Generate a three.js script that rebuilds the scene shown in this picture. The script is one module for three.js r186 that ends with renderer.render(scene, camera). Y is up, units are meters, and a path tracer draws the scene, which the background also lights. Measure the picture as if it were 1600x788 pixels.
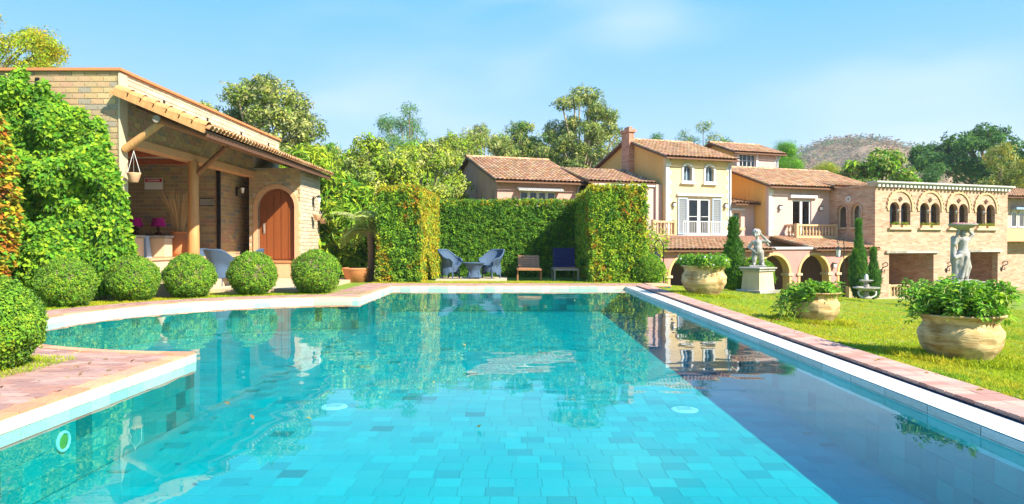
import * as THREE from 'three';
import { mergeGeometries, mergeVertices, toCreasedNormals } from 'three/addons/utils/BufferGeometryUtils.js';
import { MarchingCubes } from 'three/addons/objects/MarchingCubes.js';

// ------------------------------------------------------------------ camera, sky, sun, exposure
const scene = new THREE.Scene();
const camera = new THREE.PerspectiveCamera(39.42, 1600 / 788, 0.1, 3000);
camera.rotation.order = 'YXZ';
camera.position.set(0, 1.15, 0);
camera.rotation.set(-0.0118, 0.0045, 0);
const renderer = new THREE.WebGLRenderer({ antialias: true });
renderer.toneMapping = THREE.LinearToneMapping;
renderer.toneMappingExposure = 2.62;
renderer.shadowMap.enabled = true;

const { lerp, clamp, smoothstep } = THREE.MathUtils;
function rng(a) {
  return () => { a |= 0; a = (a + 0x6d2b79f5) | 0; let t = Math.imul(a ^ (a >>> 15), 1 | a); t = (t + Math.imul(t ^ (t >>> 7), 61 | t)) ^ t; return ((t ^ (t >>> 14)) >>> 0) / 4294967296; };
}
const hash = (x, y, s) => { let h = Math.imul(x | 0, 374761393) ^ Math.imul(y | 0, 668265263) ^ Math.imul(s | 0, 974634211); h = Math.imul(h ^ (h >>> 13), 1274126177); return ((h ^ (h >>> 16)) >>> 0) / 4294967296; };
function noise(x, y, per, s = 1) {                     // tileable value noise, per = cells before it repeats
  const ix = Math.floor(x), iy = Math.floor(y), fx = x - ix, fy = y - iy, m = (a) => ((a % per) + per) % per;
  const u = fx * fx * (3 - 2 * fx), v = fy * fy * (3 - 2 * fy);
  return lerp(lerp(hash(m(ix), m(iy), s), hash(m(ix + 1), m(iy), s), u), lerp(hash(m(ix), m(iy + 1), s), hash(m(ix + 1), m(iy + 1), s), u), v);
}
function fbm(x, y, per, oct = 4, s = 1) { let a = 0.5, t = 0, n = 0; for (let i = 0; i < oct; i++) { t += a * noise(x, y, per, s + i); n += a; x *= 2; y *= 2; per *= 2; a *= 0.5; } return t / n; }

function skyTexture() {
  const W = 1024, H = 512, d = new Float32Array(W * H * 4);
  const low = [0.68, 0.91, 1.1], mid = [0.17, 0.58, 1.1], top = [0.09, 0.4, 1.16];
  for (let j = 0; j < H; j++) {
    const e = ((j + 0.5) / H - 0.5) * 180;
    const a = smoothstep(e, -2, 22), b = smoothstep(e, 18, 80);
    for (let i = 0; i < W; i++) {
      const w = fbm((i / W + 0.89) * 9, e / 13 + 20 + 0.4 * fbm(i / W * 18, e / 8, 18, 3, 6), 9, 5, 5), wisp = smoothstep(w, 0.38, 0.68) * smoothstep(e, 1, 8) * (1 - smoothstep(e, 30, 60));
      for (let c = 0; c < 3; c++) d[(j * W + i) * 4 + c] = 0.415 * lerp(lerp(lerp(low[c], mid[c], a), top[c], b), 1.12, wisp * 0.46);
      d[(j * W + i) * 4 + 3] = 1;
    }
  }
  const t = new THREE.DataTexture(d, W, H, THREE.RGBAFormat, THREE.FloatType);
  t.mapping = THREE.EquirectangularReflectionMapping; t.magFilter = THREE.LinearFilter; t.needsUpdate = true;
  return t;
}
scene.background = skyTexture();
scene.environment = scene.background;
const sun = new THREE.DirectionalLight(new THREE.Color().setRGB(1, 0.92, 0.77), 4.6);
sun.position.set(43, 44, 33); sun.castShadow = true; sun.shadow.radius = 1;
sun.shadow.mapSize.set(4096, 4096);
Object.assign(sun.shadow.camera, { left: -60, right: 60, top: 60, bottom: -60, near: 1, far: 220 });
sun.target.position.set(0, 0, -25); sun.position.add(sun.target.position);
scene.add(sun, sun.target);

// ------------------------------------------------------------------ textures and materials
function tex(n, fn, metres = 1, { srgb = false, m = n } = {}) {
  const d = new Uint8Array(n * m * 4);
  for (let y = 0; y < m; y++) for (let x = 0; x < n; x++) {
    const c = fn(x / n, y / m), o = (y * n + x) * 4;
    for (let k = 0; k < 3; k++) d[o + k] = clamp(Math.round(255 * (c.length ? c[k] : c)), 0, 255);
    d[o + 3] = 255;
  }
  const t = new THREE.DataTexture(d, n, m);
  t.wrapS = t.wrapT = THREE.RepeatWrapping; t.magFilter = THREE.LinearFilter; t.needsUpdate = true;
  t.repeat.set(1 / metres, 1 / metres);
  return t;
}
const scaled = (t, sx, sy = sx) => { const c = t.clone(); c.repeat.set(1 / sx, 1 / sy); c.needsUpdate = true; return c; };
const T = {};
T.plaster = tex(512, (x, y) => { const a = fbm(x * 5, y * 5, 5, 5, 3), b = fbm(x * 24, y * 4, 24, 3, 9), s = smoothstep(b, 0.55, 0.8) * smoothstep(a, 0.35, 0.7), g = hash(x * 512, y * 512, 4); return [0.8 + 0.2 * a - 0.13 * s + 0.03 * g, 0.79 + 0.21 * a - 0.15 * s + 0.03 * g, 0.78 + 0.22 * a - 0.16 * s + 0.03 * g]; }, 4);
T.oldPlaster = tex(512, (x, y) => { const a = fbm(x * 4, y * 4, 4, 5, 13), b = fbm(x * 20, y * 3, 20, 4, 19), s = smoothstep(a * 0.6 + b * 0.5, 0.45, 0.72); return [0.95 - 0.42 * s, 0.93 - 0.4 * s, 0.92 - 0.45 * s]; }, 6);
T.fine = tex(256, (x, y) => 0.72 + 0.28 * (0.6 * fbm(x * 20, y * 20, 20, 3, 2) + 0.4 * hash(x * 256, y * 256, 7)), 1);
T.bump = tex(256, (x, y) => fbm(x * 30, y * 30, 30, 4, 21), 1);
T.brickGrain = tex(256, (x, y) => { const a = fbm(x * 6, y * 6, 6, 4, 31), b = fbm(x * 40, y * 40, 40, 2, 33); const s = smoothstep(a, 0.55, 0.75); return [0.78 + 0.26 * b - 0.12 * s, 0.78 + 0.24 * b - 0.13 * s, 0.76 + 0.24 * b - 0.13 * s]; }, 1);
T.wood = tex(256, (x, y) => { const w = noise(x * 12, y * 1.5 * 2, 12, 41), g = fbm(x * 60 + w * 3, y * 4, 60, 3, 42); return [0.62 + 0.38 * g, 0.56 + 0.42 * g, 0.5 + 0.45 * g]; }, 1);
T.wicker = tex(128, (x, y) => { const i = Math.floor(y * 16), k = (x * 8 + (i % 2) * 0.5) % 1, a = Math.sin(k * Math.PI), b = Math.sin(((y * 16) % 1) * Math.PI); return 0.35 + 0.65 * a * b; }, 0.16);
T.lawn = tex(1024, (x, y) => {
  const a = fbm(x * 9, y * 9, 9, 5, 51), b = fbm(x * 90, y * 90, 90, 2, 55), g = hash(x * 1024, y * 1024, 3), dry = smoothstep(a * 0.7 + b * 0.35, 0.45, 0.72);
  const v = 0.6 + 0.25 * b + 0.3 * (g - 0.5);
  return [v * lerp(0.3, 0.5, dry), v * lerp(0.52, 0.5, dry), v * lerp(0.015, 0.035, dry)];
}, 9);
T.ripple = tex(512, (x, y) => 0.5 * fbm(x * 5, y * 9, 5 * 9, 2, 61) + 0.35 * fbm(x * 11, y * 16, 176, 2, 65) + 0.1 * noise(x * 34, y * 40, 680, 68), 6);
T.thinBrick = tex(1024, (x, y) => {                     // courses 8.3 cm, bricks 33 cm; too small to tell apart at 40 m
  const rows = 48, cols = 12, r = Math.floor(y * rows), cx = x * cols + (r % 2) * 0.5 + 0.13 * hash(r, 5, 3), i = Math.floor(cx) % cols, fx = cx - Math.floor(cx), fy = y * rows - r;
  const grain = 0.85 + 0.3 * (fbm(x * 60, y * 60, 60, 3, 71) - 0.5);
  if (fy < 0.13 || fx < 0.03) return [0.6 * grain, 0.42 * grain, 0.3 * grain];
  const t = hash(i, r, 77), q = hash(i, r, 78), run = fbm(x * 3, y * 24, 24, 3, 79);
  const base = t < 0.09 ? [0.52, 0.3, 0.18] : t < 0.5 ? [0.66, 0.43, 0.29] : t < 0.86 ? [0.7, 0.48, 0.33] : [0.73, 0.55, 0.4];
  return base.map((b) => b * grain * (0.86 + 0.18 * q) * (0.78 + 0.4 * run));
}, 4);
T.streak = tex(512, (x, y) => { const w = 0.6 * fbm(x * 5, y * 40, 200, 4, 93) + 0.4 * fbm(x * 11, y * 11, 121, 4, 94), a = fbm(x * 5, y * 5, 5, 4, 95), b = fbm(x * 30, y * 60, 60, 2, 97), s = smoothstep(w, 0.42, 0.66), k = smoothstep(a, 0.5, 0.72); return [1 - 0.3 * s - 0.3 * k + 0.14 * b, 1 - 0.38 * s - 0.33 * k + 0.14 * b, 1 - 0.5 * s - 0.38 * k + 0.12 * b].map((v) => 0.9 * v); }, 1);
T.hill = tex(512, (x, y) => { const a = fbm(x * 7, y * 7, 7, 5, 81), b = fbm(x * 60, y * 60, 60, 3, 85), g = smoothstep(a, 0.56, 0.7); const v = 0.55 + 0.7 * (b - 0.3); return [v * lerp(0.36, 0.16, g), v * lerp(0.235, 0.2, g), v * lerp(0.13, 0.06, g)]; }, 160);

const mats = [];
function M(name, rgb, o = {}) {
  const phys = o.transmission || o.clearcoat || o.sheen;
  const m = new (phys ? THREE.MeshPhysicalMaterial : THREE.MeshStandardMaterial)({ roughness: 0.85, ...o });
  m.name = name; m.color.setRGB(...rgb); m.side = THREE.DoubleSide; mats.push(m);
  return m;
}
const MT = {
  plasterYellow: M('yellow_plaster', [0.68, 0.51, 0.28], { map: T.plaster, bumpMap: T.bump, bumpScale: 0.004 }),
  plasterOchreAndShade: M('ochre_and_shade_plaster', [0.72, 0.42, 0.13], { map: T.plaster, bumpMap: T.bump, bumpScale: 0.004 }),  // ochre paint; on the yellow house it stands for shaded cream paint
  plasterPink: M('pink_plaster', [0.6, 0.31, 0.25], { map: T.plaster, bumpMap: T.bump, bumpScale: 0.004 }),
  plasterStained: M('stained_pink_plaster', [0.5, 0.29, 0.24], { map: T.oldPlaster, bumpMap: T.bump, bumpScale: 0.006 }),
  plasterMauve: M('pale_mauve_plaster', [0.56, 0.39, 0.35], { map: T.plaster, bumpMap: T.bump, bumpScale: 0.004 }),
  arcadePink: M('arcade_pink_plaster', [0.56, 0.25, 0.22], { map: T.plaster, bumpMap: T.bump, bumpScale: 0.009 }),
  archYellow: M('arch_yellow_plaster', [0.68, 0.42, 0.19], { map: T.plaster }),
  plasterShadeBrown: M('shade_brown_plaster', [0.26, 0.14, 0.1], { map: T.plaster }),  // dark tone paints the shade inside the arcade and the brick house
  white: M('white_paint', [0.7, 0.69, 0.67], { map: T.fine, roughness: 0.6 }),
  shutter: M('pale_blue_grey_paint', [0.36, 0.42, 0.5], { map: T.fine, roughness: 0.55 }),
  brickWall: M('thin_brick', [0.84, 0.77, 0.76], { map: T.thinBrick, bumpMap: T.thinBrick, bumpScale: 0.006 }),
  chimney: M('chimney_brick', [0.8, 0.6, 0.58], { map: T.thinBrick, bumpMap: T.thinBrick, bumpScale: 0.006 }),
  roofTiles: M('clay_roof_tile', [1, 1, 1], { vertexColors: true, map: T.fine, roughness: 0.9 }),
  roofBoard: M('roof_board', [0.2, 0.1, 0.055], { map: T.wood }),
  darkWood: M('dark_timber', [0.13, 0.06, 0.03], { map: T.wood }),
  glass: M('window_glass', [0.8, 0.86, 0.88], { transmission: 1, roughness: 0.02, ior: 1.5 }),
  stoneWarm: M('warm_cast_stone', [0.58, 0.4, 0.22], { map: T.fine, bumpMap: T.bump, bumpScale: 0.004 }),
  stone: M('weathered_grey_stone', [0.42, 0.4, 0.36], { map: T.oldPlaster, bumpMap: T.bump, bumpScale: 0.006 }),
  statue: M('mottled_statue_stone', [0.4, 0.39, 0.37], { map: scaled(T.oldPlaster, 1.2), bumpMap: T.bump, bumpScale: 0.006 }),
  greyStone: M('pale_grey_stone', [0.52, 0.49, 0.46], { map: T.fine }),
  iron: M('black_iron', [0.02, 0.02, 0.022], { roughness: 0.5, metalness: 0.3 }),
  mortar: M('pale_mortar', [0.62, 0.51, 0.35], { map: T.fine, bumpMap: T.bump, bumpScale: 0.004 }),
  terracotta: M('terracotta', [0.62, 0.24, 0.09], { map: T.fine, bumpMap: T.bump, bumpScale: 0.003 }),
  terracottaPale: M('pale_terracotta', [0.68, 0.4, 0.22], { map: T.fine, bumpMap: T.bump, bumpScale: 0.003 }),
  log: M('smooth_log', [0.62, 0.34, 0.13], { map: T.wood, roughness: 0.6 }),
  logDark: M('brown_log', [0.3, 0.14, 0.06], { map: T.wood, roughness: 0.7 }),
  logEnd: M('sawn_log_end', [0.3, 0.25, 0.2], { map: T.fine }),
  doorWood: M('varnished_red_wood', [0.27, 0.075, 0.016], { map: scaled(T.wood, 0.8, 2.4), clearcoat: 0.25, clearcoatRoughness: 0.35, roughness: 0.5 }),
  creamStep: M('cream_stone', [0.6, 0.46, 0.3], { map: T.plaster, bumpMap: T.bump, bumpScale: 0.003 }),
  ceiling: M('pale_ceiling_board', [0.7, 0.62, 0.5], { map: T.fine }),
  wicker: M('blue_grey_wicker', [0.085, 0.16, 0.28], { map: T.wicker, bumpMap: T.wicker, bumpScale: 0.006, roughness: 0.7 }),
  teak: M('teak', [0.5, 0.24, 0.1], { map: T.wood, roughness: 0.6 }),
  steel: M('grey_steel', [0.3, 0.27, 0.25], { metalness: 0.2, roughness: 0.4 }),
  navy: M('navy_sling_fabric', [0.012, 0.022, 0.12], { map: T.wicker, roughness: 0.85 }),
  amphora: M('streaked_ochre_stoneware', [0.62, 0.45, 0.22], { map: scaled(T.streak, 1.4, 0.9), bumpMap: scaled(T.streak, 1.4, 0.9), bumpScale: 0.012, roughness: 0.9 }),
  soil: M('dark_soil', [0.06, 0.04, 0.025], { map: T.fine }),
  bark: M('grey_brown_bark', [0.26, 0.19, 0.12], { map: T.wood, bumpMap: T.wood, bumpScale: 0.02 }),
  paleBark: M('pale_bark', [0.46, 0.38, 0.25], { map: T.wood, bumpMap: T.wood, bumpScale: 0.02 }),
  twigs: M('brown_twigs', [0.17, 0.14, 0.07], { map: T.fine, roughness: 1 }),
  leaf: M('leaf', [1, 1, 1], { transmission: 0.38, roughness: 1, specularIntensity: 0.5 }),
  grassBlade: M('grass_blade', [1, 1, 1], { transmission: 0.3, roughness: 1, specularIntensity: 0.3 }),
  lawn: M('mown_lawn', [0.62, 0.62, 0.62], { map: T.lawn, roughness: 1 }),
  hill: M('dry_hillside', [1, 1, 1], { map: T.hill, roughness: 1 }),
  water: M('pool_water', [0.42, 0.96, 1], { transmission: 1, roughness: 0,  ior: 1.33, bumpMap: T.ripple, bumpScale: 0.005 }),
  poolGrout: M('pool_grout', [0.001, 0.31, 0.315], { map: T.fine, roughness: 1, specularIntensity: 0, clearcoat: 0.0001 }),
  gutter: M('dark_blue_gutter_tile', [0.03, 0.06, 0.12], { map: T.fine, roughness: 0.4 }),
  blueTile: M('blue_glazed_tile', [0.03, 0.2, 0.45], { map: T.fine, roughness: 0.25 }),
  magenta: M('magenta_lampshade_fabric', [0.62, 0.0, 0.33], { transmission: 0.3, roughness: 1 }),
  reed: M('dry_reed', [0.58, 0.38, 0.17], { roughness: 0.9 }),
  plastic: M('pale_blue_plastic', [0.3, 0.42, 0.55], { roughness: 0.5 }),
  lampGlass: M('frosted_lantern_glass', [0.82, 0.82, 0.8], { roughness: 0.3 }),
  lightLens: M('olive_pool_light_lens', [0.28, 0.3, 0.05], { roughness: 0.2 }),
  poster: M('framed_print', [0.55, 0.4, 0.36], { map: T.fine }),
};

// ------------------------------------------------------------------ helpers
const names = new Map();
function numbered(n) { const k = names.get(n) ?? 0; names.set(n, k + 1); return k ? `${n}_${String(k).padStart(3, '0')}` : n; }
function tag(o, label, category, group, kind) { Object.assign(o.userData, { label, category }); if (group) o.userData.group = group; if (kind) o.userData.kind = kind; return o; }
function thing(name, label, category, [x, y, z] = [0, 0, 0], turn = 0, group) {
  const o = new THREE.Group(); o.name = numbered(name); o.position.set(x, y, z); o.rotation.y = turn; scene.add(o);
  return tag(o, label, category, group);
}
function plain(g) {
  g = g.index ? g.toNonIndexed() : g;
  const r = new THREE.BufferGeometry();
  for (const k of ['position', 'normal', 'uv', 'color']) if (g.attributes[k]) r.setAttribute(k, g.attributes[k]);
  if (!r.attributes.normal) r.computeVertexNormals();
  if (!r.attributes.uv) r.setAttribute('uv', new THREE.BufferAttribute(new Float32Array(r.attributes.position.count * 2), 2));
  return r;
}
function metric(g) {                                    // uv in metres, projected along the face's main axis
  const p = g.attributes.position, n = g.attributes.normal, uv = new Float32Array(p.count * 2);
  for (let i = 0; i < p.count; i += 3) {
    let nx = 0, ny = 0, nz = 0;
    for (let k = 0; k < 3; k++) { nx += Math.abs(n.getX(i + k)); ny += Math.abs(n.getY(i + k)); nz += Math.abs(n.getZ(i + k)); }
    for (let k = 0; k < 3; k++) { const j = i + k, x = p.getX(j), y = p.getY(j), z = p.getZ(j); const [a, b] = ny >= nx && ny >= nz ? [x, z] : nx >= nz ? [z, y] : [x, y]; uv[j * 2] = a; uv[j * 2 + 1] = b; }
  }
  g.setAttribute('uv', new THREE.BufferAttribute(uv, 2));
  return g;
}
function merged(list, own = false) { const all = [list].flat(Infinity).map(plain), g = all.length > 1 ? mergeGeometries(all) : all[0]; return own ? g : metric(g); }
function part(name, list, m, parent, { ownUV = false, label, kind } = {}) {
  const o = new THREE.Mesh(merged(list, ownUV), m); o.name = name; o.castShadow = o.receiveShadow = true;
  if (label) o.userData.label = label; if (kind) o.userData.kind = kind;
  (parent ?? scene).add(o);
  return o;
}
function struct(name, list, m, opt) { const o = part(numbered(name), list, m, scene, opt); o.userData.kind = 'structure'; return o; }
const tr = (g, x, y, z, ry = 0, rx = 0, rz = 0) => { if (rx) g.rotateX(rx); if (rz) g.rotateZ(rz); if (ry) g.rotateY(ry); return g.translate(x, y, z); };
const box = (w, h, d, x = 0, y = 0, z = 0, ry = 0, rx = 0, rz = 0) => tr(new THREE.BoxGeometry(w, h, d), x, y, z, ry, rx, rz);
const span = (x0, x1, y0, y1, z0, z1) => box(Math.abs(x1 - x0), Math.abs(y1 - y0), Math.abs(z1 - z0), (x0 + x1) / 2, (y0 + y1) / 2, (z0 + z1) / 2);
function cbox(w, h, d, x = 0, y = 0, z = 0, c = 0.015, ry = 0) {     // chamfered box
  const s = new THREE.Shape([[-w / 2 + c, -d / 2 + c], [w / 2 - c, -d / 2 + c], [w / 2 - c, d / 2 - c], [-w / 2 + c, d / 2 - c]].map((p) => new THREE.Vector2(...p)));
  const g = new THREE.ExtrudeGeometry(s, { depth: h - 2 * c, bevelEnabled: true, bevelSize: c, bevelThickness: c, bevelSegments: 1 });
  g.rotateX(-Math.PI / 2).translate(0, -h / 2 + c, 0);
  return tr(g, x, y, z, ry);
}
const frustum = (r1, r0, h) => { const g = new THREE.CylinderGeometry(r1, r0, h, 4).rotateY(Math.PI / 4).toNonIndexed(); g.computeVertexNormals(); return g; };
const cyl = (r0, r1, h, x = 0, y = 0, z = 0, seg = 12) => new THREE.CylinderGeometry(r1, r0, h, seg).translate(x, y + h / 2, z);
function bar(a, b, r0, r1 = r0, seg = 7) {
  const A = new THREE.Vector3(...a), B = new THREE.Vector3(...b), d = B.clone().sub(A), g = new THREE.CylinderGeometry(r1, r0, d.length(), seg);
  g.applyQuaternion(new THREE.Quaternion().setFromUnitVectors(new THREE.Vector3(0, 1, 0), d.normalize()));
  return g.translate(...A.add(B).multiplyScalar(0.5).toArray());
}
const tube = (pts, r, seg = 6, n = pts.length * 4) => new THREE.TubeGeometry(new THREE.CatmullRomCurve3(pts.map((p) => new THREE.Vector3(...p))), n, r, seg);
const lathe = (prof, seg = 24, x = 0, y = 0, z = 0) => new THREE.LatheGeometry(prof.map((p) => new THREE.Vector2(...p)), seg).translate(x, y, z);
const poly = (pts) => new THREE.Shape(pts.map((p) => new THREE.Vector2(...p)));
const extr = (s, depth) => new THREE.ExtrudeGeometry(s, { depth, bevelEnabled: false, curveSegments: 14 });
function archPath(P, cx, w, y0, ys) { P.moveTo(cx - w / 2, y0); P.lineTo(cx + w / 2, y0); P.lineTo(cx + w / 2, ys); P.absarc(cx, ys, w / 2, 0, Math.PI, false); P.lineTo(cx - w / 2, y0); return P; }
const archHole = (...a) => archPath(new THREE.Path(), ...a);
const rectHole = (x0, x1, y0, y1) => { const p = new THREE.Path(); p.moveTo(x0, y0); p.lineTo(x1, y0); p.lineTo(x1, y1); p.lineTo(x0, y1); p.lineTo(x0, y0); return p; };
function archRing(cx, w, y0, ys, t, foot = true) {     // band round an arched opening
  const s = archPath(new THREE.Shape(), cx, w + 2 * t, y0, ys);
  s.holes.push(archHole(cx, w, y0 + (foot ? t : 0.001), ys));
  return s;
}
const UNIT = new THREE.BoxGeometry(1, 1, 1), UNITN = plain(UNIT);
const eye = camera.position;
// many alike boxes: the ones that show largest become parts of their own, the rest one joined part
function pieces(parent, name, list, tones, m, most = 300, restName = name + '_field', geo = UNIT) {
  parent.updateMatrixWorld(true);
  const v = new THREE.Vector3(), made = tones.map((c, i) => { const k = m.clone(); k.color.setRGB(...c); k.name = m.name + '_tone_' + i; mats.push(k); return k; });
  for (const it of list) {
    v.setFromMatrixPosition(it.m).applyMatrix4(parent.matrixWorld);
    const d = Math.max(0.5, -v.z + eye.z), px = v.x / d;
    it.rank = (Math.abs(px) < 0.76 ? 0 : 1000) + (it.back ?? 0) + v.distanceTo(eye);
  }
  list.sort((a, b) => a.rank - b.rank);
  for (const it of list.slice(0, most)) {
    const o = new THREE.Mesh(it.g ?? geo, made[it.t % made.length]); o.name = name; o.castShadow = o.receiveShadow = true;
    it.m.decompose(o.position, o.quaternion, o.scale); parent.add(o);
  }
  const rest = list.slice(most);
  if (rest.length) {
    const gs = rest.map((it) => { const g = plain(it.g ?? geo).clone().applyMatrix4(it.m), n = g.attributes.position.count, c = new Float32Array(n * 3), t = tones[it.t % tones.length]; for (let i = 0; i < n; i++) c.set(t, i * 3); g.setAttribute('color', new THREE.BufferAttribute(c, 3)); return g; });
    const k = m.clone(); k.vertexColors = true; k.color.setRGB(1, 1, 1); mats.push(k);
    const o = new THREE.Mesh(mergeGeometries(gs), k); o.name = restName; o.userData.kind = 'stuff'; o.castShadow = o.receiveShadow = true; parent.add(o);
  }
}
const mat4 = (x, y, z, w, h, d, ry = 0, rx = 0, rz = 0) => new THREE.Matrix4().compose(new THREE.Vector3(x, y, z), new THREE.Quaternion().setFromEuler(new THREE.Euler(rx, ry, rz, 'YXZ')), new THREE.Vector3(w, h, d));

// ------------------------------------------------------------------ pool outline (x, distance)
const WATER = -0.1, FLOOR = -0.73, XL = -3.4, XR = 3.02, D0 = 1.6, D1 = 19.3, BC = [-3.4, 11.3], BR = 3.9;
const arc = (r, n = 40, a0 = 90, a1 = 270) => Array.from({ length: n + 1 }, (_, i) => { const a = THREE.MathUtils.degToRad(lerp(a0, a1, i / n)); return [BC[0] + r * Math.cos(a), BC[1] + r * Math.sin(a)]; });
const outline = (o = 0) => [[XR + o, D0 - o], [XR + o, D1 + o], [XL - o, D1 + o], ...arc(BR + o).filter((p) => p[0] <= XL - o + 1e-6), [XL - o, D0 - o]];
function inPool(x, d, o = 0) { return (x > XL - o && x < XR + o && d > D0 - o && d < D1 + o) || (x <= XL && Math.hypot(x - BC[0], d - BC[1]) < BR + o); }
const flat = (pts, y, holes = []) => { const s = poly(pts); for (const h of holes) s.holes.push(new THREE.Path(h.map((p) => new THREE.Vector2(...p)))); const g = new THREE.ShapeGeometry(s); g.rotateX(-Math.PI / 2); return g.translate(0, y, 0); };
const slab = (pts, y0, y1) => extr(poly(pts), y1 - y0).rotateX(-Math.PI / 2).translate(0, y0, 0);   // (x, d) -> (x, y, -d)

// ------------------------------------------------------------------ terrain
function ground(x, d) { return Math.max(-1.95, -0.03 - 0.07 * clamp(x - 3.72, 0, 40) - 0.04 * Math.max(0, d - (x > 3.72 ? 20 : 24))); }
{
  const axis = (lo, hi) => { const a = []; for (let v = lo; v <= hi; v += 0.25) a.push(v); let s = 0.4, p = hi; while (p < 560) { p += s; s *= 1.25; a.push(p); } s = 0.4; p = lo; while (p > -560) { p -= s; s *= 1.25; a.unshift(p); } return a; };
  const xs = axis(-9, 12), ds = axis(0, 24), P = [], U = [], I = [];
  const id = (i, j) => j * xs.length + i;
  for (const d of ds) for (const x of xs) { P.push(x, inPool(x, d, 0.5) ? -0.05 : ground(x, d), -d); U.push(x, d); }
  for (let j = 0; j + 1 < ds.length; j++) for (let i = 0; i + 1 < xs.length; i++) {
    if ([[i, j], [i + 1, j], [i, j + 1], [i + 1, j + 1]].some(([a, b]) => inPool(xs[a], ds[b], 0.08))) continue;
    if (xs[i] < 3.45 && xs[i + 1] > 3.0 && ds[j] > 1.3 && ds[j + 1] < 19.6) continue;
    I.push(id(i, j), id(i + 1, j), id(i + 1, j + 1), id(i, j), id(i + 1, j + 1), id(i, j + 1));
  }
  const g = new THREE.BufferGeometry();
  g.setAttribute('position', new THREE.Float32BufferAttribute(P, 3)); g.setAttribute('uv', new THREE.Float32BufferAttribute(U, 2)); g.setIndex(I); g.computeVertexNormals();
  const o = new THREE.Mesh(g, MT.lawn); o.name = 'ground'; o.userData.kind = 'structure'; o.receiveShadow = true; scene.add(o);
}
{ // far hills
  const ridge = (name, d0, x0, x1, h, seed) => {
    const nx = 130, nz = 26, P = [], U = [], I = [];
    for (let j = 0; j <= nz; j++) for (let i = 0; i <= nx; i++) {
      const x = lerp(x0, x1, i / nx), t = j / nz, d = d0 + t * 260, e = h(x) * Math.sin(Math.min(1, t * 1.4) * Math.PI / 2) * (t > 0.72 ? 1 - (t - 0.72) : 1);
      P.push(x, -2 + e * (0.93 + 0.14 * fbm(x / 28, d / 28, 4096, 3, seed)), -d); U.push(x, d);
    }
    for (let j = 0; j < nz; j++) for (let i = 0; i < nx; i++) { const a = j * (nx + 1) + i; I.push(a, a + 1, a + nx + 2, a, a + nx + 2, a + nx + 1); }
    const g = new THREE.BufferGeometry(); g.setAttribute('position', new THREE.Float32BufferAttribute(P, 3)); g.setAttribute('uv', new THREE.Float32BufferAttribute(U, 2)); g.setIndex(I); g.computeVertexNormals();
    const o = new THREE.Mesh(g, MT.hill); o.name = name; o.userData.kind = 'structure'; scene.add(o);
    return g;
  };
  const bump = (x, c, w, k) => k * Math.exp(-(((x - c) / w) ** 2));
  ridge('hill', 330, -420, 620, (x) => 22 + bump(x, 232, 62, 48) + bump(x, 360, 90, 34) + bump(x, 120, 70, 22) + bump(x, 560, 90, 44), 91);
}

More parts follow.
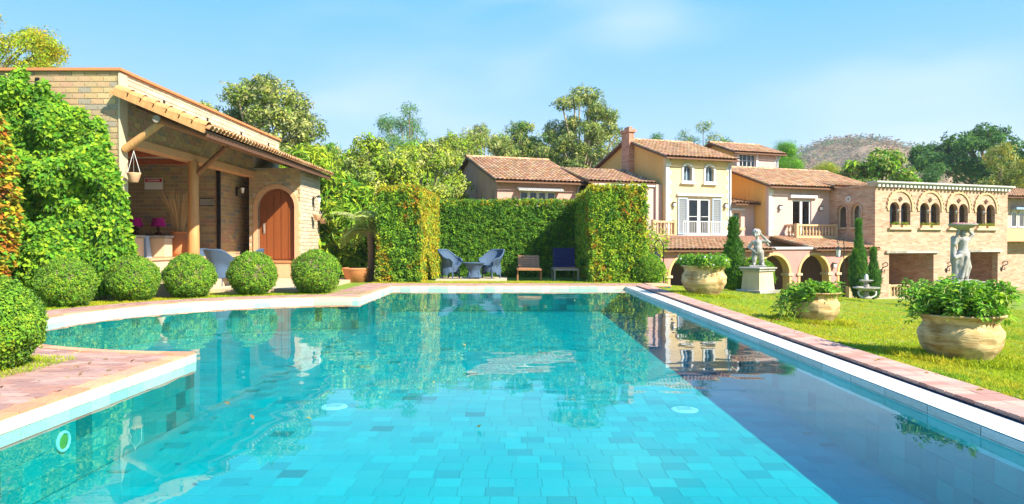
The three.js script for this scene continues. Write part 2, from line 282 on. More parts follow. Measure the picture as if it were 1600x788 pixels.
// ------------------------------------------------------------------ pool
{
  const wall = outline(0), outer = outline(0.35);
  const shell = struct('pool_shell', [flat(wall, FLOOR - 0.02), ...wall.map((p, i) => { const q = wall[(i + 1) % wall.length], dx = q[0] - p[0], dd = q[1] - p[1], L = Math.hypot(dx, dd); const g = new THREE.PlaneGeometry(L, 0.75); g.rotateY(Math.atan2(dd, dx)); return g.translate((p[0] + q[0]) / 2 + 0, -0.4, -(p[1] + q[1]) / 2); })], MT.poolGrout);
  void outer;
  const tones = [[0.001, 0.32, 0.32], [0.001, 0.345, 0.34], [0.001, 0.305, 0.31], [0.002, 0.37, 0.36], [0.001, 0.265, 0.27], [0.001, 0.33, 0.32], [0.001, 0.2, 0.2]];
  const wallTones = [[0.003, 0.27, 0.25], [0.004, 0.3, 0.28], [0.003, 0.24, 0.23], [0.005, 0.33, 0.3], [0.002, 0.17, 0.16], [0.003, 0.28, 0.26], [0.002, 0.11, 0.09]];  // same tile as the floor, darkened to paint in dark reflections
  const R = rng(11), pick = () => { const r = R(); return r < 0.24 ? 0 : r < 0.46 ? 1 : r < 0.6 ? 2 : r < 0.74 ? 3 : r < 0.82 ? 4 : r < 0.99 ? 5 : 6; };
  const tileMat = M('matt_green_pool_stone', [1, 1, 1], { map: T.fine, roughness: 1, specularIntensity: 0, clearcoat: 0.0001 });
  const fl = [], S = 0.2;
  for (let d = D0; d < D1; d += S) { const sh = R() * S; for (let x = -7.4 - sh; x < XR; x += S * 1.05) { const cx = x + S * 0.525, cd = d + S / 2; if (inPool(cx, cd, -0.12)) fl.push({ m: mat4(cx, FLOOR - 0.006 + 0.003 * R(), -cd, S * 1.05 - 0.003, 0.02, S - 0.003), t: pick(), back: cd < 4.6 ? 50 : 0 }); } }
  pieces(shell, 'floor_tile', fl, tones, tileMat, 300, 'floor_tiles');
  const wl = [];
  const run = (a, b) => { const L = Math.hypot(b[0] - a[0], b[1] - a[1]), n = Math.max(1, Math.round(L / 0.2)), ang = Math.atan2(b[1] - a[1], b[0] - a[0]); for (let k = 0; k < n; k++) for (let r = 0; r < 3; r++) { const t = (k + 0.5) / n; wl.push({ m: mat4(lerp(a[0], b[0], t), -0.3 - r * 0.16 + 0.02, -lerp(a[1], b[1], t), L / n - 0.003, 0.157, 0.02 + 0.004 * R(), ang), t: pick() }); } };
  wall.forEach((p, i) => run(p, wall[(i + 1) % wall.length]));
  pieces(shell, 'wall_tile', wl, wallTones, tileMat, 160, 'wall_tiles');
  // white waterline tiles and terracotta edge bricks round the left and far sides
  const edge = [[XR, D1], [XL, D1], ...arc(BR, 40), [XL, D0]], white = [], rim = [];
  const wt = [[0.66, 0.62, 0.5], [0.62, 0.58, 0.44], [0.7, 0.67, 0.56], [0.42, 0.54, 0.44], [0.56, 0.56, 0.46]];
  const rt = [[0.66, 0.3, 0.15], [0.6, 0.26, 0.14], [0.7, 0.36, 0.2], [0.62, 0.32, 0.2]];
  for (let i = 0; i + 1 < edge.length; i++) {
    const a = edge[i], b = edge[i + 1], L = Math.hypot(b[0] - a[0], b[1] - a[1]); if (L < 0.01) continue;
    const n = Math.max(1, Math.round(L / 0.26)), ang = Math.atan2(b[1] - a[1], b[0] - a[0]), nx = -(b[1] - a[1]) / L, nd = (b[0] - a[0]) / L;  // nx, nd point into the pool when going left round it
    for (let k = 0; k < n; k++) {
      const t = (k + 0.5) / n, x = lerp(a[0], b[0], t), d = lerp(a[1], b[1], t);
      white.push({ m: mat4(x + nx * 0.012, -0.055, -(d + nd * 0.012), L / n - 0.005, 0.088, 0.045, ang), t: R() < 0.75 ? Math.floor(R() * 3) : 3 + Math.floor(R() * 2) });
      white.push({ m: mat4(x + nx * 0.004, -0.145, -(d + nd * 0.004), L / n - 0.005, 0.084, 0.045, ang), t: R() < 0.5 ? 3 : 4 });
      rim.push({ m: mat4(x - nx * 0.05, -0.005 + 0.003 * R(), -(d - nd * 0.05), L / n - 0.008, 0.024, 0.15, ang), t: Math.floor(R() * 4) });
    }
  }
  const coping = struct('pool_coping', [slab([[XL - 0.36, D0], [XL - 0.001, D0], [XL - 0.001, 7.38], [XL - 0.36, 7.38]], -0.3, -0.03)], MT.mortar);
  const stone = M('pale_waterline_tile', [1, 1, 1], { map: T.brickGrain, bumpMap: T.bump, bumpScale: 0.002, roughness: 0.45 }), clay = M('clay_edge_brick', [1, 1, 1], { map: T.brickGrain, bumpMap: T.brickGrain, bumpScale: 0.004 });
  pieces(coping, 'waterline_tile', white, wt, stone, 240, 'waterline_tiles');
  pieces(coping, 'edge_brick', rim, rt, clay, 200, 'edge_bricks');
  // overflow weir on the right, gutter, brick kerb beside the lawn
  const weir = struct('overflow_weir', [span(XR + 0.012, 3.32, -0.75, -0.05, -D0, -D1)], MT.mortar), ws = [];
  for (let d = D0; d < D1 - 0.05; d += 0.59) { const l = Math.min(0.59, D1 - d); ws.push({ m: mat4(XR + 0.147, -0.06, -(d + l / 2), 0.31, 0.055, l - 0.01), t: Math.floor(R() * 3) }); ws.push({ m: mat4(XR + 0.006, -0.15, -(d + l / 2), 0.024, 0.115, l - 0.004), t: Math.floor(R() * 3) }); }
  pieces(weir, 'white_slab', ws, [[0.66, 0.65, 0.62], [0.6, 0.59, 0.56], [0.7, 0.69, 0.67]], stone, 120);
  struct('gutter', [span(3.31, 3.4, -0.3, -0.26, -D0, -D1), span(3.352, 3.39, -0.26, -0.024, -D0, -D1)], MT.gutter);
  const kerb = struct('brick_kerb', [span(3.391, 3.72, -0.3, -0.03, -D0, -D1)], MT.mortar), kb = [];
  const pk = [[0.52, 0.27, 0.2], [0.58, 0.33, 0.26], [0.46, 0.24, 0.19], [0.62, 0.38, 0.3], [0.5, 0.31, 0.26]];
  for (let d = D0; d < D1; d += 0.118) for (const [x, w] of [[3.447, 0.19], [3.633, 0.172]]) kb.push({ m: mat4(x, -0.014 + 0.003 * R(), -(d + 0.059), w, 0.035, 0.11), t: Math.floor(R() * 5) });
  pieces(kerb, 'kerb_brick', kb, pk, clay, 300, 'kerb_bricks');
  const endPier = struct('gutter_end_pier', [span(3.722, 4.24, -0.35, -0.03, -19.2, -20.3)], MT.blueTile);
  part('cap', [cbox(0.56, 0.045, 1.14, 3.985, -0.006, -19.75, 0.008)], MT.terracottaPale, endPier);
  // paved decks
  const ringOut = arc(BR + 0.85, 40), ringIn = arc(BR + 0.13, 40).reverse();
  const deck = struct('pool_deck', [slab([[-4.75, 0.6], [XL - 0.13, 0.6], [XL - 0.13, 7.36], [-4.75, 7.55]], -0.14, -0.012), slab([...ringOut.slice(0, 36), ...ringIn.slice(5)], -0.15, -0.016), slab([[-4.35, 15.05], [XL - 0.13, 15.1], [XL - 0.13, 20.4], [-4.35, 20.4]], -0.16, -0.02), slab([[XL - 0.135, D1 + 0.13], [4.2, D1 + 0.13], [4.2, 20.4], [XL - 0.135, 20.4]], -0.17, -0.024)], MT.mortar);
  const pv = [];
  for (let r = 0, d = 0.7; d < 8; d += 0.112, r++) for (let x = -4.7 + (r % 2) * 0.11; x < XL - 0.24; x += 0.222) if (!inPool(x + 0.1, d, 0.18)) pv.push({ m: mat4(x + 0.11, -0.006 + 0.005 * R(), -d, 0.214, 0.02, 0.104), t: Math.floor(R() * 5) });
  for (let r = BR + 0.19; r < BR + 0.83; r += 0.112) { const n = Math.round(Math.PI * r / 0.222); for (let k = 0; k < n; k++) { const a = Math.PI / 2 + Math.PI * (k + 0.5 * (Math.round(r / 0.112) % 2)) / n, x = BC[0] + r * Math.cos(a), d = BC[1] + r * Math.sin(a); if (x < XL - 0.2 && !(d < 8 && x > -4.7)) pv.push({ m: mat4(x, -0.008 + 0.005 * R(), -d, 0.21, 0.018, 0.104, a + Math.PI / 2), t: Math.floor(R() * 5) }); } }
  for (let r = 0, d = D1 + 0.2; d < 20.4; d += 0.112, r++) for (let x = -4.3 + (r % 2) * 0.11; x < 4.0; x += 0.222) pv.push({ m: mat4(x + 0.11, -0.012 + 0.005 * R(), -d, 0.214, 0.02, 0.104), t: Math.floor(R() * 5) });
  for (let r = 0, d = 15.3; d < D1 + 0.18; d += 0.112, r++) for (let x = -4.3 + (r % 2) * 0.11; x < XL - 0.3; x += 0.222) pv.push({ m: mat4(x + 0.11, -0.01 + 0.005 * R(), -d, 0.214, 0.02, 0.104), t: Math.floor(R() * 5) });
  pieces(deck, 'paving_brick', pv, [[0.42, 0.22, 0.17], [0.48, 0.28, 0.22], [0.36, 0.2, 0.17], [0.5, 0.32, 0.26], [0.43, 0.26, 0.22]], clay, 300, 'paving_bricks');
  // water
  const wg = flat(outline(-0.004), WATER); const pos = wg.attributes.position, uv = new Float32Array(pos.count * 2); for (let i = 0; i < pos.count; i++) { uv[i * 2] = pos.getX(i); uv[i * 2 + 1] = -pos.getZ(i); } wg.setAttribute('uv', new THREE.BufferAttribute(uv, 2));
  struct('pool_water', [wg], MT.water, { ownUV: true });
  // drains, one pool light and an added pale disc
  for (const [x, d, l] of [[-2.08, 8.05, 'white round floor drain under water nearest the left paving'], [1.91, 7.92, 'white round floor drain under water near the shaded strip']]) {
    const o = thing('floor_drain', l, 'drain', [x, FLOOR, -d], 0, 'pool floor drains');
    part('rim', [lathe([[0.0, 0.018], [0.12, 0.018], [0.15, 0.012], [0.155, 0]], 24)], MT.white, o); part('grate', [...Array(5)].map((_, i) => box(0.16, 0.006, 0.012, 0, 0.021, -0.06 + i * 0.03)), MT.shutter, o);
  }
  for (const [d, y, l] of [[5.23, -0.33, 'round pool light with olive lens in the left pool wall'], [4.2, -0.42, 'pale round disc added where a reflection shows, lowest at the edge of the picture']]) {  // the second disc is added and stands for a reflection
    const o = thing('pool_light_disc', l, 'pool light', [XL + 0.012, y, -d], Math.PI / 2, 'underwater pool lights'); o.scale.setScalar(0.68);
    part('rim', [new THREE.TorusGeometry(0.1, 0.02, 8, 28).translate(0, 0, 0.012)], MT.white, o);
    part('lens', [new THREE.SphereGeometry(0.1, 20, 8, 0, Math.PI * 2, 0, Math.PI / 2).rotateX(Math.PI / 2).scale(1, 1, 0.3)], d > 5 ? MT.lightLens : MT.white, o);
  }
}

// ------------------------------------------------------------------ villa: u runs along the fronts, v away from the pool
const TH = THREE.MathUtils.degToRad(21), VA = [19.9, 39.0], GY = -1.95;
const vx = (u, v) => VA[0] + u * Math.cos(TH) - v * Math.sin(TH), vd = (u, v) => VA[1] + u * Math.sin(TH) + v * Math.cos(TH);
function house(name, label, category, ub, vb, group) {
  const g = thing(name, label, category, [vx(ub, vb), GY, -vd(ub, vb)], TH, group);
  const B = (u0, u1, y0, y1, v0, v1) => span(u0 - ub, u1 - ub, y0 - GY, y1 - GY, -(v0 - vb), -(v1 - vb));
  const W = (shape, v, t = 0.25) => extr(shape, t).translate(-ub, -GY, -(v - vb) - t);            // wall in the (u, y) plane, outer face at v
  const S = (shape, u, t = 0.25) => extr(shape, t).rotateY(Math.PI / 2).translate(u - ub, -GY, vb);  // wall in the (v, y) plane from u to u + t
  const L = (u, y, v) => [u - ub, y - GY, -(v - vb)];
  return { g, B, W, S, L, ub, vb };
}
const tileTones = [[0.52, 0.27, 0.125], [0.58, 0.32, 0.155], [0.47, 0.235, 0.11], [0.6, 0.36, 0.19], [0.52, 0.3, 0.165], [0.46, 0.26, 0.15], [0.62, 0.39, 0.22]];
const tileR = rng(77);
function tileStrip(w, l, lift, tone) {                 // one curved roof tile lying along +z (down the slope is -z), centred, convex up
  const n = 5, P = [], C = [], I = [];
  for (let j = 0; j < 2; j++) for (let i = 0; i <= n; i++) { const a = Math.PI * i / n, r = w * (j ? 0.44 : 0.52); P.push(-Math.cos(a) * r, Math.sin(a) * w * 0.42 + (j ? 0 : lift), j ? l / 2 : -l / 2); C.push(...tone); }
  for (let i = 0; i < n; i++) I.push(i, i + n + 1, i + n + 2, i, i + n + 2, i + 1);
  const g = new THREE.BufferGeometry(); g.setAttribute('position', new THREE.Float32BufferAttribute(P, 3)); g.setAttribute('color', new THREE.Float32BufferAttribute(C, 3)); g.setIndex(I); g.computeVertexNormals();
  return g;
}
// tiles over a slope: from the eave edge (a -> b) up by the vector s
function tileSlope(a, b, s, pitchW = 0.24, pitchL = 0.36) {
  const A = new THREE.Vector3(...a), E = new THREE.Vector3(...b).sub(A), Sv = new THREE.Vector3(...s), eL = E.length(), sL = Sv.length(), ex = E.clone().normalize(), ez = Sv.clone().normalize(), ey = new THREE.Vector3().crossVectors(ez, ex).normalize();
  if (ey.y < 0) ey.negate();
  const cols = Math.max(1, Math.round(eL / pitchW)), rows = Math.max(1, Math.round(sL / pitchL)), out = [];
  for (let r = 0; r < rows; r++) for (let c = 0; c < cols; c++) {
    const t = tileTones[Math.floor(tileR() * tileTones.length)].map((x) => x * (0.9 + 0.2 * tileR()));
    const g = tileStrip(eL / cols * 1.02, sL / rows * 1.12, 0.025 + 0.01 * tileR(), t);
    const o = A.clone().addScaledVector(ex, (c + 0.5) * eL / cols).addScaledVector(ez, (r + 0.5) * sL / rows).addScaledVector(ey, 0.012 + 0.008 * tileR());
    out.push(g.applyMatrix4(new THREE.Matrix4().makeBasis(new THREE.Vector3().crossVectors(ey, ez), ey, ez).setPosition(o)));
  }
  return out;
}
const toned = (g, t) => { const p = plain(g), n = p.attributes.position.count, c = new Float32Array(n * 3); for (let i = 0; i < n; i++) c.set(t, i * 3); p.setAttribute('color', new THREE.BufferAttribute(c, 3)); return p; };
function slopeBoard(a, b, s, t = 0.07) {               // the boarding under the tiles
  const A = new THREE.Vector3(...a), Bv = new THREE.Vector3(...b), Sv = new THREE.Vector3(...s), n = new THREE.Vector3().crossVectors(Sv, Bv.clone().sub(A)).normalize(); if (n.y < 0) n.negate();
  const c = [A, Bv, Bv.clone().add(Sv), A.clone().add(Sv)], lo = c.map((p) => p.clone().addScaledVector(n, -t)), P = [];
  const quad = (p, q, r, w) => { for (const k of [p, q, r, p, r, w]) P.push(k.x, k.y, k.z); };
  quad(...c); quad(...lo); for (let i = 0; i < 4; i++) { const j = (i + 1) % 4; quad(lo[i], lo[j], c[j], c[i]); }
  const g = new THREE.BufferGeometry(); g.setAttribute('position', new THREE.Float32BufferAttribute(P, 3)); g.computeVertexNormals();
  return g;
}
function lean(h, u0, u1, vE, yE, vR, yR, { rafters = true, tilesOn = true, pw, pl } = {}) {   // one roof slope of a villa house, eave at vE, top at vR
  const a = h.L(u0, yE, vE), b = h.L(u1, yE, vE), s = [0, yR - yE, -(vR - vE)];
  const roof = part('roof', [slopeBoard(a, b, s)], MT.roofBoard, h.g);
  if (tilesOn) part('roof_tiles', tileSlope(a, b, s, pw, pl).map((g) => toned3(g)), MT.roofTiles, roof, { kind: 'stuff' });
  if (rafters) for (let u = u0 + 0.35; u < u1 - 0.1; u += 0.95) part('rafter', [bar([u - h.ub, yE - GY - 0.1, -(vE - h.vb) - 0.06], [u - h.ub, yE - GY - 0.1 + s[1] / Math.abs(s[2]) * 0.55, -(vE - h.vb) - 0.61 * Math.sign(vR - vE)], 0.045, 0.045, 4)], MT.darkWood, roof);
  return roof;
}
const toned3 = (g) => g;
function gable(h, { u0, u1, v0, v1, ye, yr, front, frontMat, sideMat, over = 0.4, ends = 0.25 }) {
  const vm = (v0 + v1) / 2, k = (yr - ye) / (vm - v0), t = 0.25;
  const f = poly([[u0, GY - 0.4], [u1, GY - 0.4], [u1, ye], [u0, ye]]); for (const p of front ?? []) f.holes.push(p);
  part('front_wall', [h.W(f, v0, t)], frontMat, h.g);
  const side = poly([[v0 + t, GY - 0.4], [v1, GY - 0.4], [v1, ye - 0.05], [vm, yr - 0.05], [v0 + t, ye + k * t - 0.05]]);
  part('side_wall', [h.S(side, u0, t)], sideMat ?? frontMat, h.g); part('side_wall', [h.S(side, u1 - t, t)], sideMat ?? frontMat, h.g);
  part('back_wall', [h.B(u0 + t, u1 - t, GY - 0.4, ye - 0.05, v1 - t, v1 - 0.01)], sideMat ?? frontMat, h.g);
  const r = lean(h, u0 - ends, u1 + ends, v0 - over, ye - k * over + 0.04, vm, yr + 0.04);
  lean(h, u0 - ends, u1 + ends, v1 + over, ye - k * over + 0.04, vm, yr + 0.04, { rafters: false });
  const n = Math.round((u1 - u0 + 2 * ends) / 0.4);
  for (let i = 0; i < n; i++) { const w = (u1 - u0 + 2 * ends) / n; part('ridge_tile', [toned(tileStrip(0.3, w * 1.06, 0.02, tileTones[i % 7]).rotateY(Math.PI / 2), tileTones[(i * 3) % 7]).translate(...h.L(u0 - ends + (i + 0.5) * w, yr + 0.07, vm))], MT.roofTiles, r); }
  part('gutter', [bar(h.L(u0 - ends, ye - k * over - 0.03, v0 - over - 0.05), h.L(u1 + ends, ye - k * over - 0.03, v0 - over - 0.05), 0.045, 0.045, 8)], MT.roofBoard, h.g);
  part('downpipe', [tube([h.L(u1 - 0.12, ye - k * over - 0.03, v0 - over - 0.04), h.L(u1 - 0.12, ye - 0.35, v0 - 0.1), h.L(u1 - 0.12, ye - 0.6, v0 - 0.07), h.L(u1 - 0.12, GY, v0 - 0.07)], 0.035, 7)], MT.shutter, h.g);
  return r;
}
// a window with its panes; opening between u0 and u1, y0 and y1 (arched: y1 is the springing)
function windowAt(h, u0, u1, y0, y1, v, { cols = 2, rows = 2, arched = false, m = MT.white, fr = 0.07, name = 'window', parent = h.g } = {}) {
  const w = u1 - u0, c = (u0 + u1) / 2, s = arched ? archPath(new THREE.Shape(), c, w, y0, y1) : poly([[u0, y0], [u1, y0], [u1, y1], [u0, y1]]);
  s.holes.push(arched ? archHole(c, w - 2 * fr, y0 + fr, y1) : rectHole(u0 + fr, u1 - fr, y0 + fr, y1 - fr));
  const bars = [h.W(s, v, 0.06)], top = arched ? y1 + w / 2 - fr : y1 - fr;
  for (let i = 1; i < cols; i++) bars.push(h.B(u0 + w * i / cols - 0.02, u0 + w * i / cols + 0.02, y0 + fr, top, v + 0.01, v + 0.05));
  for (let j = 1; j < rows; j++) { const y = lerp(y0, arched ? y1 + w * 0.3 : y1, j / rows); bars.push(h.B(u0 + fr, u1 - fr, y - 0.015, y + 0.015, v + 0.013, v + 0.047)); }
  const o = part(name, bars, m, parent);
  for (let i = 0; i < cols; i++) for (let j = 0; j < rows; j++) {
    const hy = (arched ? y1 - y0 : y1 - y0 - 2 * fr) / rows, a = u0 + fr + (w - 2 * fr) * i / cols, b = a + (w - 2 * fr) / cols, q = y0 + fr + hy * j;
    part('pane', [h.B(a + 0.02, b - 0.02, q + 0.012, q + hy - 0.012, v + 0.028, v + 0.033)], MT.glass, o);
  }
  if (arched) part('pane', [h.W(archPath(new THREE.Shape(), c, w - 2 * fr - 0.02, y1 - 0.01, y1), v + 0.028, 0.005)], MT.glass, o);
  return o;
}
function quoins(h, u, dir, v, y0, y1, proud = 0.03) { let i = 0; for (let y = y0; y < y1 - 0.1; y += 0.26, i++) { const w = i % 2 ? 0.34 : 0.22; part('quoin', [h.B(Math.min(u, u + dir * w), Math.max(u, u + dir * w), y + 0.006, Math.min(y1, y + 0.254), v - proud, v + 0.01)], MT.white, h.g); } }
const balusterGeo = lathe([[0.001, 0], [0.07, 0], [0.07, 0.05], [0.04, 0.08], [0.075, 0.2], [0.065, 0.28], [0.035, 0.42], [0.05, 0.47], [0.07, 0.5], [0.07, 0.55], [0.001, 0.55]], 10);
function balustrade(h, u0, u1, y, v, m, name = 'balustrade', ht = 0.72) {
  const k = ht / 0.72, o = part(name, [h.B(u0, u1, y + 0.62 * k, y + ht, v - 0.1, v + 0.1), h.B(u0, u1, y, y + 0.07 * k, v - 0.09, v + 0.09)], m, h.g);
  part('pier', [h.B(u0 - 0.11, u0 + 0.06, y - 0.003, y + ht + 0.04, v - 0.12, v + 0.12)], m, o); part('pier', [h.B(u1 - 0.06, u1 + 0.11, y - 0.003, y + ht + 0.04, v - 0.12, v + 0.12)], m, o);
  const n = Math.max(2, Math.round((u1 - u0 - 0.2) / 0.23));
  for (let i = 0; i < n; i++) { const b = new THREE.Mesh(balusterGeo, m); b.name = 'baluster'; b.castShadow = b.receiveShadow = true; b.scale.set(1, k, 1); b.position.set(...h.L(u0 + 0.1 + (i + 0.5) * (u1 - u0 - 0.2) / n, y + 0.07 * k, v)); o.add(b); }
  return o;
}
function wallLight(h, u, y, v) { const o = part('wall_light', [h.B(u - 0.05, u + 0.05, y - 0.02, y + 0.2, v - 0.03, v - 0.002), h.B(u - 0.09, u + 0.09, y + 0.13, y + 0.17, v - 0.2, v - 0.03), h.B(u - 0.08, u + 0.08, y - 0.1, y - 0.07, v - 0.18, v - 0.04)], MT.iron, h.g); part('lantern_glass', [h.B(u - 0.06, u + 0.06, y - 0.07, y + 0.13, v - 0.165, v - 0.055)], MT.lampGlass, o); return o; }

{ // pink house
  const h = house('pink_house', 'pink plastered house with stained gable wall above the clipped hedge', 'house', -20.1, 5.8);
  gable(h, { u0: -20.1, u1: -15.3, v0: 5.8, v1: 15.4, ye: 4.55, yr: 6.2, front: [rectHole(-18.8, -16.7, 3.0, 3.98)], frontMat: MT.plasterPink, sideMat: MT.plasterStained });
  for (let i = 0; i < 4; i++) windowAt(h, -18.8 + i * 0.525, -18.275 + i * 0.525, 3.0, 3.98, 5.88, { cols: 1, rows: 1, m: MT.white, fr: 0.08 });
  const aw = part('awning', [slopeBoard(h.L(-19.05, 4.0, 5.35), h.L(-16.45, 4.0, 5.35), [0, 0.14, -0.46], 0.03)], MT.white, h.g);
  for (let i = 0; i < 22; i++) part('scallop', [bar(h.L(-19.0 + i * 0.12, 4.02, 5.34), h.L(-19.0 + i * 0.12, 4.16, 5.78), 0.045, 0.045, 6)], MT.white, aw);
  for (const v of [7.9, 8.9]) part('teal_shutter', [h.S(archPath(new THREE.Shape(), v, 0.6, 2.6, 3.4), -20.14, 0.06)], M('teal_paint', [0.16, 0.36, 0.38], { map: T.fine }), h.g, { label: 'teal arched shutter' });
}
{ // low wing
  const h = house('low_wing', 'low pale wing with brown tiled roof joining pink house to yellow house', 'house', -16.2, 4.8);
  part('front_wall', [h.B(-15.0, -10.98, GY - 0.4, 4.32, 4.8, 5.05)], MT.plasterMauve, h.g);
  part('back_wall', [h.B(-15.0, -10.98, GY - 0.4, 4.3, 11.0, 11.2)], MT.plasterMauve, h.g);
  part('end_pilaster', [h.B(-11.1, -10.72, GY - 0.4, 4.46, 4.66, 4.795)], MT.plasterMauve, h.g);
  part('coping', [h.B(-15.0, -10.72, 4.33, 4.42, 4.7, 5.1)], MT.white, h.g);
  lean(h, -15.25, -11.0, 4.72, 4.5, 8.4, 5.55, { rafters: false }); lean(h, -15.25, -11.0, 11.4, 4.6, 8.4, 5.55, { rafters: false });
}
{ // yellow house
  const h = house('yellow_house', 'tall cream yellow house with arched windows, brick chimney and balcony', 'house', -10.7, 4.3);
  const wins = [-9.27, -7.8];
  gable(h, { u0: -10.7, u1: -6.3, v0: 4.3, v1: 12.7, ye: 6.02, yr: 7.42, front: [...wins.map((c) => archHole(c, 0.56, 4.66, 5.3)), rectHole(-9.25, -7.68, 1.64, 3.74)], frontMat: MT.plasterYellow, sideMat: MT.plasterOchreAndShade });  // side walls share the cream paint; their shade is put in as ochre
  for (const c of wins) {
    const w = windowAt(h, c - 0.28, c + 0.28, 4.66, 5.3, 4.4, { cols: 2, rows: 1, arched: true, m: MT.shutter, fr: 0.05, name: 'arched_window' });
    part('surround', [h.W(archRing(c, 0.56, 4.56, 5.3, 0.13), 4.25, 0.049)], MT.white, w); part('sill', [h.B(c - 0.48, c + 0.48, 4.5, 4.58, 4.14, 4.29)], MT.white, w);
    part('shutter_panel', [h.B(c - 0.2, c + 0.2, 4.72, 5.18, 4.5, 4.52)], MT.shutter, w);
  }
  const d = windowAt(h, -9.25, -7.68, 1.64, 3.74, 4.36, { cols: 2, rows: 2, m: MT.white, fr: 0.12, name: 'french_door' });
  part('door_stile', [h.B(-8.56, -8.38, 1.76, 3.62, 4.345, 4.43)], MT.white, d); part('door_handle', [h.B(-8.36, -8.33, 2.55, 2.72, 4.31, 4.345)], MT.iron, d);
  for (const [a, b] of [[-9.92, -9.3], [-7.63, -7.0]]) { const s = part('shutter', [h.B(a, a + 0.07, 1.64, 3.74, 4.24, 4.297), h.B(b - 0.07, b, 1.64, 3.74, 4.24, 4.297), h.B(a + 0.07, b - 0.07, 1.64, 1.74, 4.24, 4.297), h.B(a + 0.07, b - 0.07, 3.64, 3.74, 4.24, 4.297)], MT.shutter, h.g); for (let i = 0; i < 18; i++) part('louvre', [box(b - a - 0.15, 0.09, 0.012, 0, 0, 0, 0, 0.5).translate(...h.L((a + b) / 2, 1.79 + i * 0.104, 4.272))], MT.shutter, s); }
  part('lintel', [h.B(-10.0, -6.92, 3.84, 3.95, 4.17, 4.296)], MT.white, h.g);
  quoins(h, -10.7, 1, 4.3, -0.5, 5.9); quoins(h, -6.3, -1, 4.3, 1.4, 5.9);
  wallLight(h, -10.2, 3.3, 4.3); wallLight(h, -6.72, 3.3, 4.3);
  part('balcony_slab', [h.B(-10.5, -6.35, 1.5, 1.62, 3.4, 4.295)], MT.white, h.g);
  const r = part('balcony_railing', [h.B(-10.1, -6.4, 2.36, 2.4, 3.46, 3.5), h.B(-10.1, -6.4, 1.68, 1.71, 3.46, 3.5)], MT.white, h.g);
  for (let i = 0; i <= 30; i++) part('railing_bar', [h.B(-10.1 + i * 0.123 - 0.011, -10.1 + i * 0.123 + 0.011, 1.62, 2.36, 3.469, 3.491)], MT.white, r);
  const ch = part('chimney', [h.B(-11.05, -10.703, GY, 7.85, 7.7, 8.6)], MT.chimney, h.g); part('chimney_cap', [h.B(-11.12, -10.6, 7.85, 8.02, 7.6, 8.7)], MT.chimney, ch); part('flue', [h.B(-10.95, -10.75, 8.02, 8.2, 7.85, 8.45)], MT.chimney, ch);
}
{ // annex between the yellow and the mauve house
  const h = house('annex', 'narrow mauve annex with small tiled canopy between yellow and mauve houses', 'house', -6.27, 4.42);
  const f = poly([[-6.27, GY - 0.4], [-4.53, GY - 0.4], [-4.53, 3.5], [-6.27, 3.5]]); f.holes.push(rectHole(-6.05, -5.5, 2.1, 3.0));
  part('front_wall', [h.W(f, 4.42, 0.2)], MT.plasterMauve, h.g); part('back_wall', [h.B(-6.27, -4.53, GY, 3.5, 7, 7.2)], MT.plasterMauve, h.g);
  windowAt(h, -6.05, -5.5, 2.1, 3.0, 4.5, { cols: 1, rows: 1, m: MT.archYellow });
  part('lintel', [h.B(-6.2, -5.3, 3.1, 3.2, 4.3, 4.416)], MT.white, h.g);
  part('flower_box', [h.B(-6.1, -5.4, 1.93, 2.08, 4.15, 4.4)], MT.terracottaPale, h.g);
  lean(h, -6.27, -4.2, 3.9, 3.45, 7.2, 3.95, { rafters: false });
}
{ // back tower
  const h = house('rear_house', 'rear pale house rising behind the mauve house with one barred window', 'house', -0.62, 11);
  gable(h, { u0: -0.62, u1: 3.0, v0: 11, v1: 16, ye: 7.55, yr: 8.4, front: [rectHole(-0.4, 1.05, 6.5, 7.42)], frontMat: MT.plasterMauve, sideMat: MT.plasterOchreAndShade, over: 0.35, ends: 0.45 });
  const w = windowAt(h, -0.4, 1.05, 6.5, 7.42, 11.06, { cols: 4, rows: 2, fr: 0.07 });
  part('surround', [h.W((() => { const s = poly([[-0.58, 6.34], [1.23, 6.34], [1.23, 7.54], [-0.58, 7.54]]); s.holes.push(rectHole(-0.4, 1.05, 6.5, 7.42)); return s; })(), 10.95, 0.047)], MT.white, w);
  quoins(h, 3.0, -1, 11, 5.5, 7.5);
}
{ // mauve house
  const h = house('mauve_house', 'pale mauve house with ochre side wall and stone balcony balusters', 'house', -4.5, 3.26);
  gable(h, { u0: -4.5, u1: 3.6, v0: 3.26, v1: 11.4, ye: 4.5, yr: 5.85, front: [rectHole(-2.8, -1.37, 1.64, 3.72)], frontMat: MT.plasterMauve, sideMat: MT.plasterOchreAndShade });
  const d = windowAt(h, -2.8, -1.37, 1.64, 3.72, 3.33, { cols: 2, rows: 1, fr: 0.1, name: 'french_door' });
  part('door_stile', [h.B(-2.17, -2.0, 1.74, 3.62, 3.32, 3.4)], MT.white, d);
  part('lintel', [h.B(-3.02, -1.05, 3.82, 3.98, 3.1, 3.256)], MT.white, h.g);
  quoins(h, -4.5, 1, 3.26, -0.4, 4.4);
  wallLight(h, -3.72, 3.2, 3.26); wallLight(h, -0.72, 3.2, 3.26);
  part('balcony_slab', [h.B(-3.35, -0.25, 1.42, 1.54, 2.3, 3.255)], MT.stoneWarm, h.g);
  balustrade(h, -3.2, -0.4, 1.54, 2.45, MT.stoneWarm);
  const bl = part('side_balustrade', [h.B(-3.34, -3.14, 2.16, 2.26, 2.6, 3.25)], MT.stoneWarm, h.g); for (let i = 0; i < 2; i++) { const b = new THREE.Mesh(balusterGeo, MT.stoneWarm); b.name = 'baluster'; b.position.set(...h.L(-3.24, 1.6, 2.78 + i * 0.25)); bl.add(b); }
}
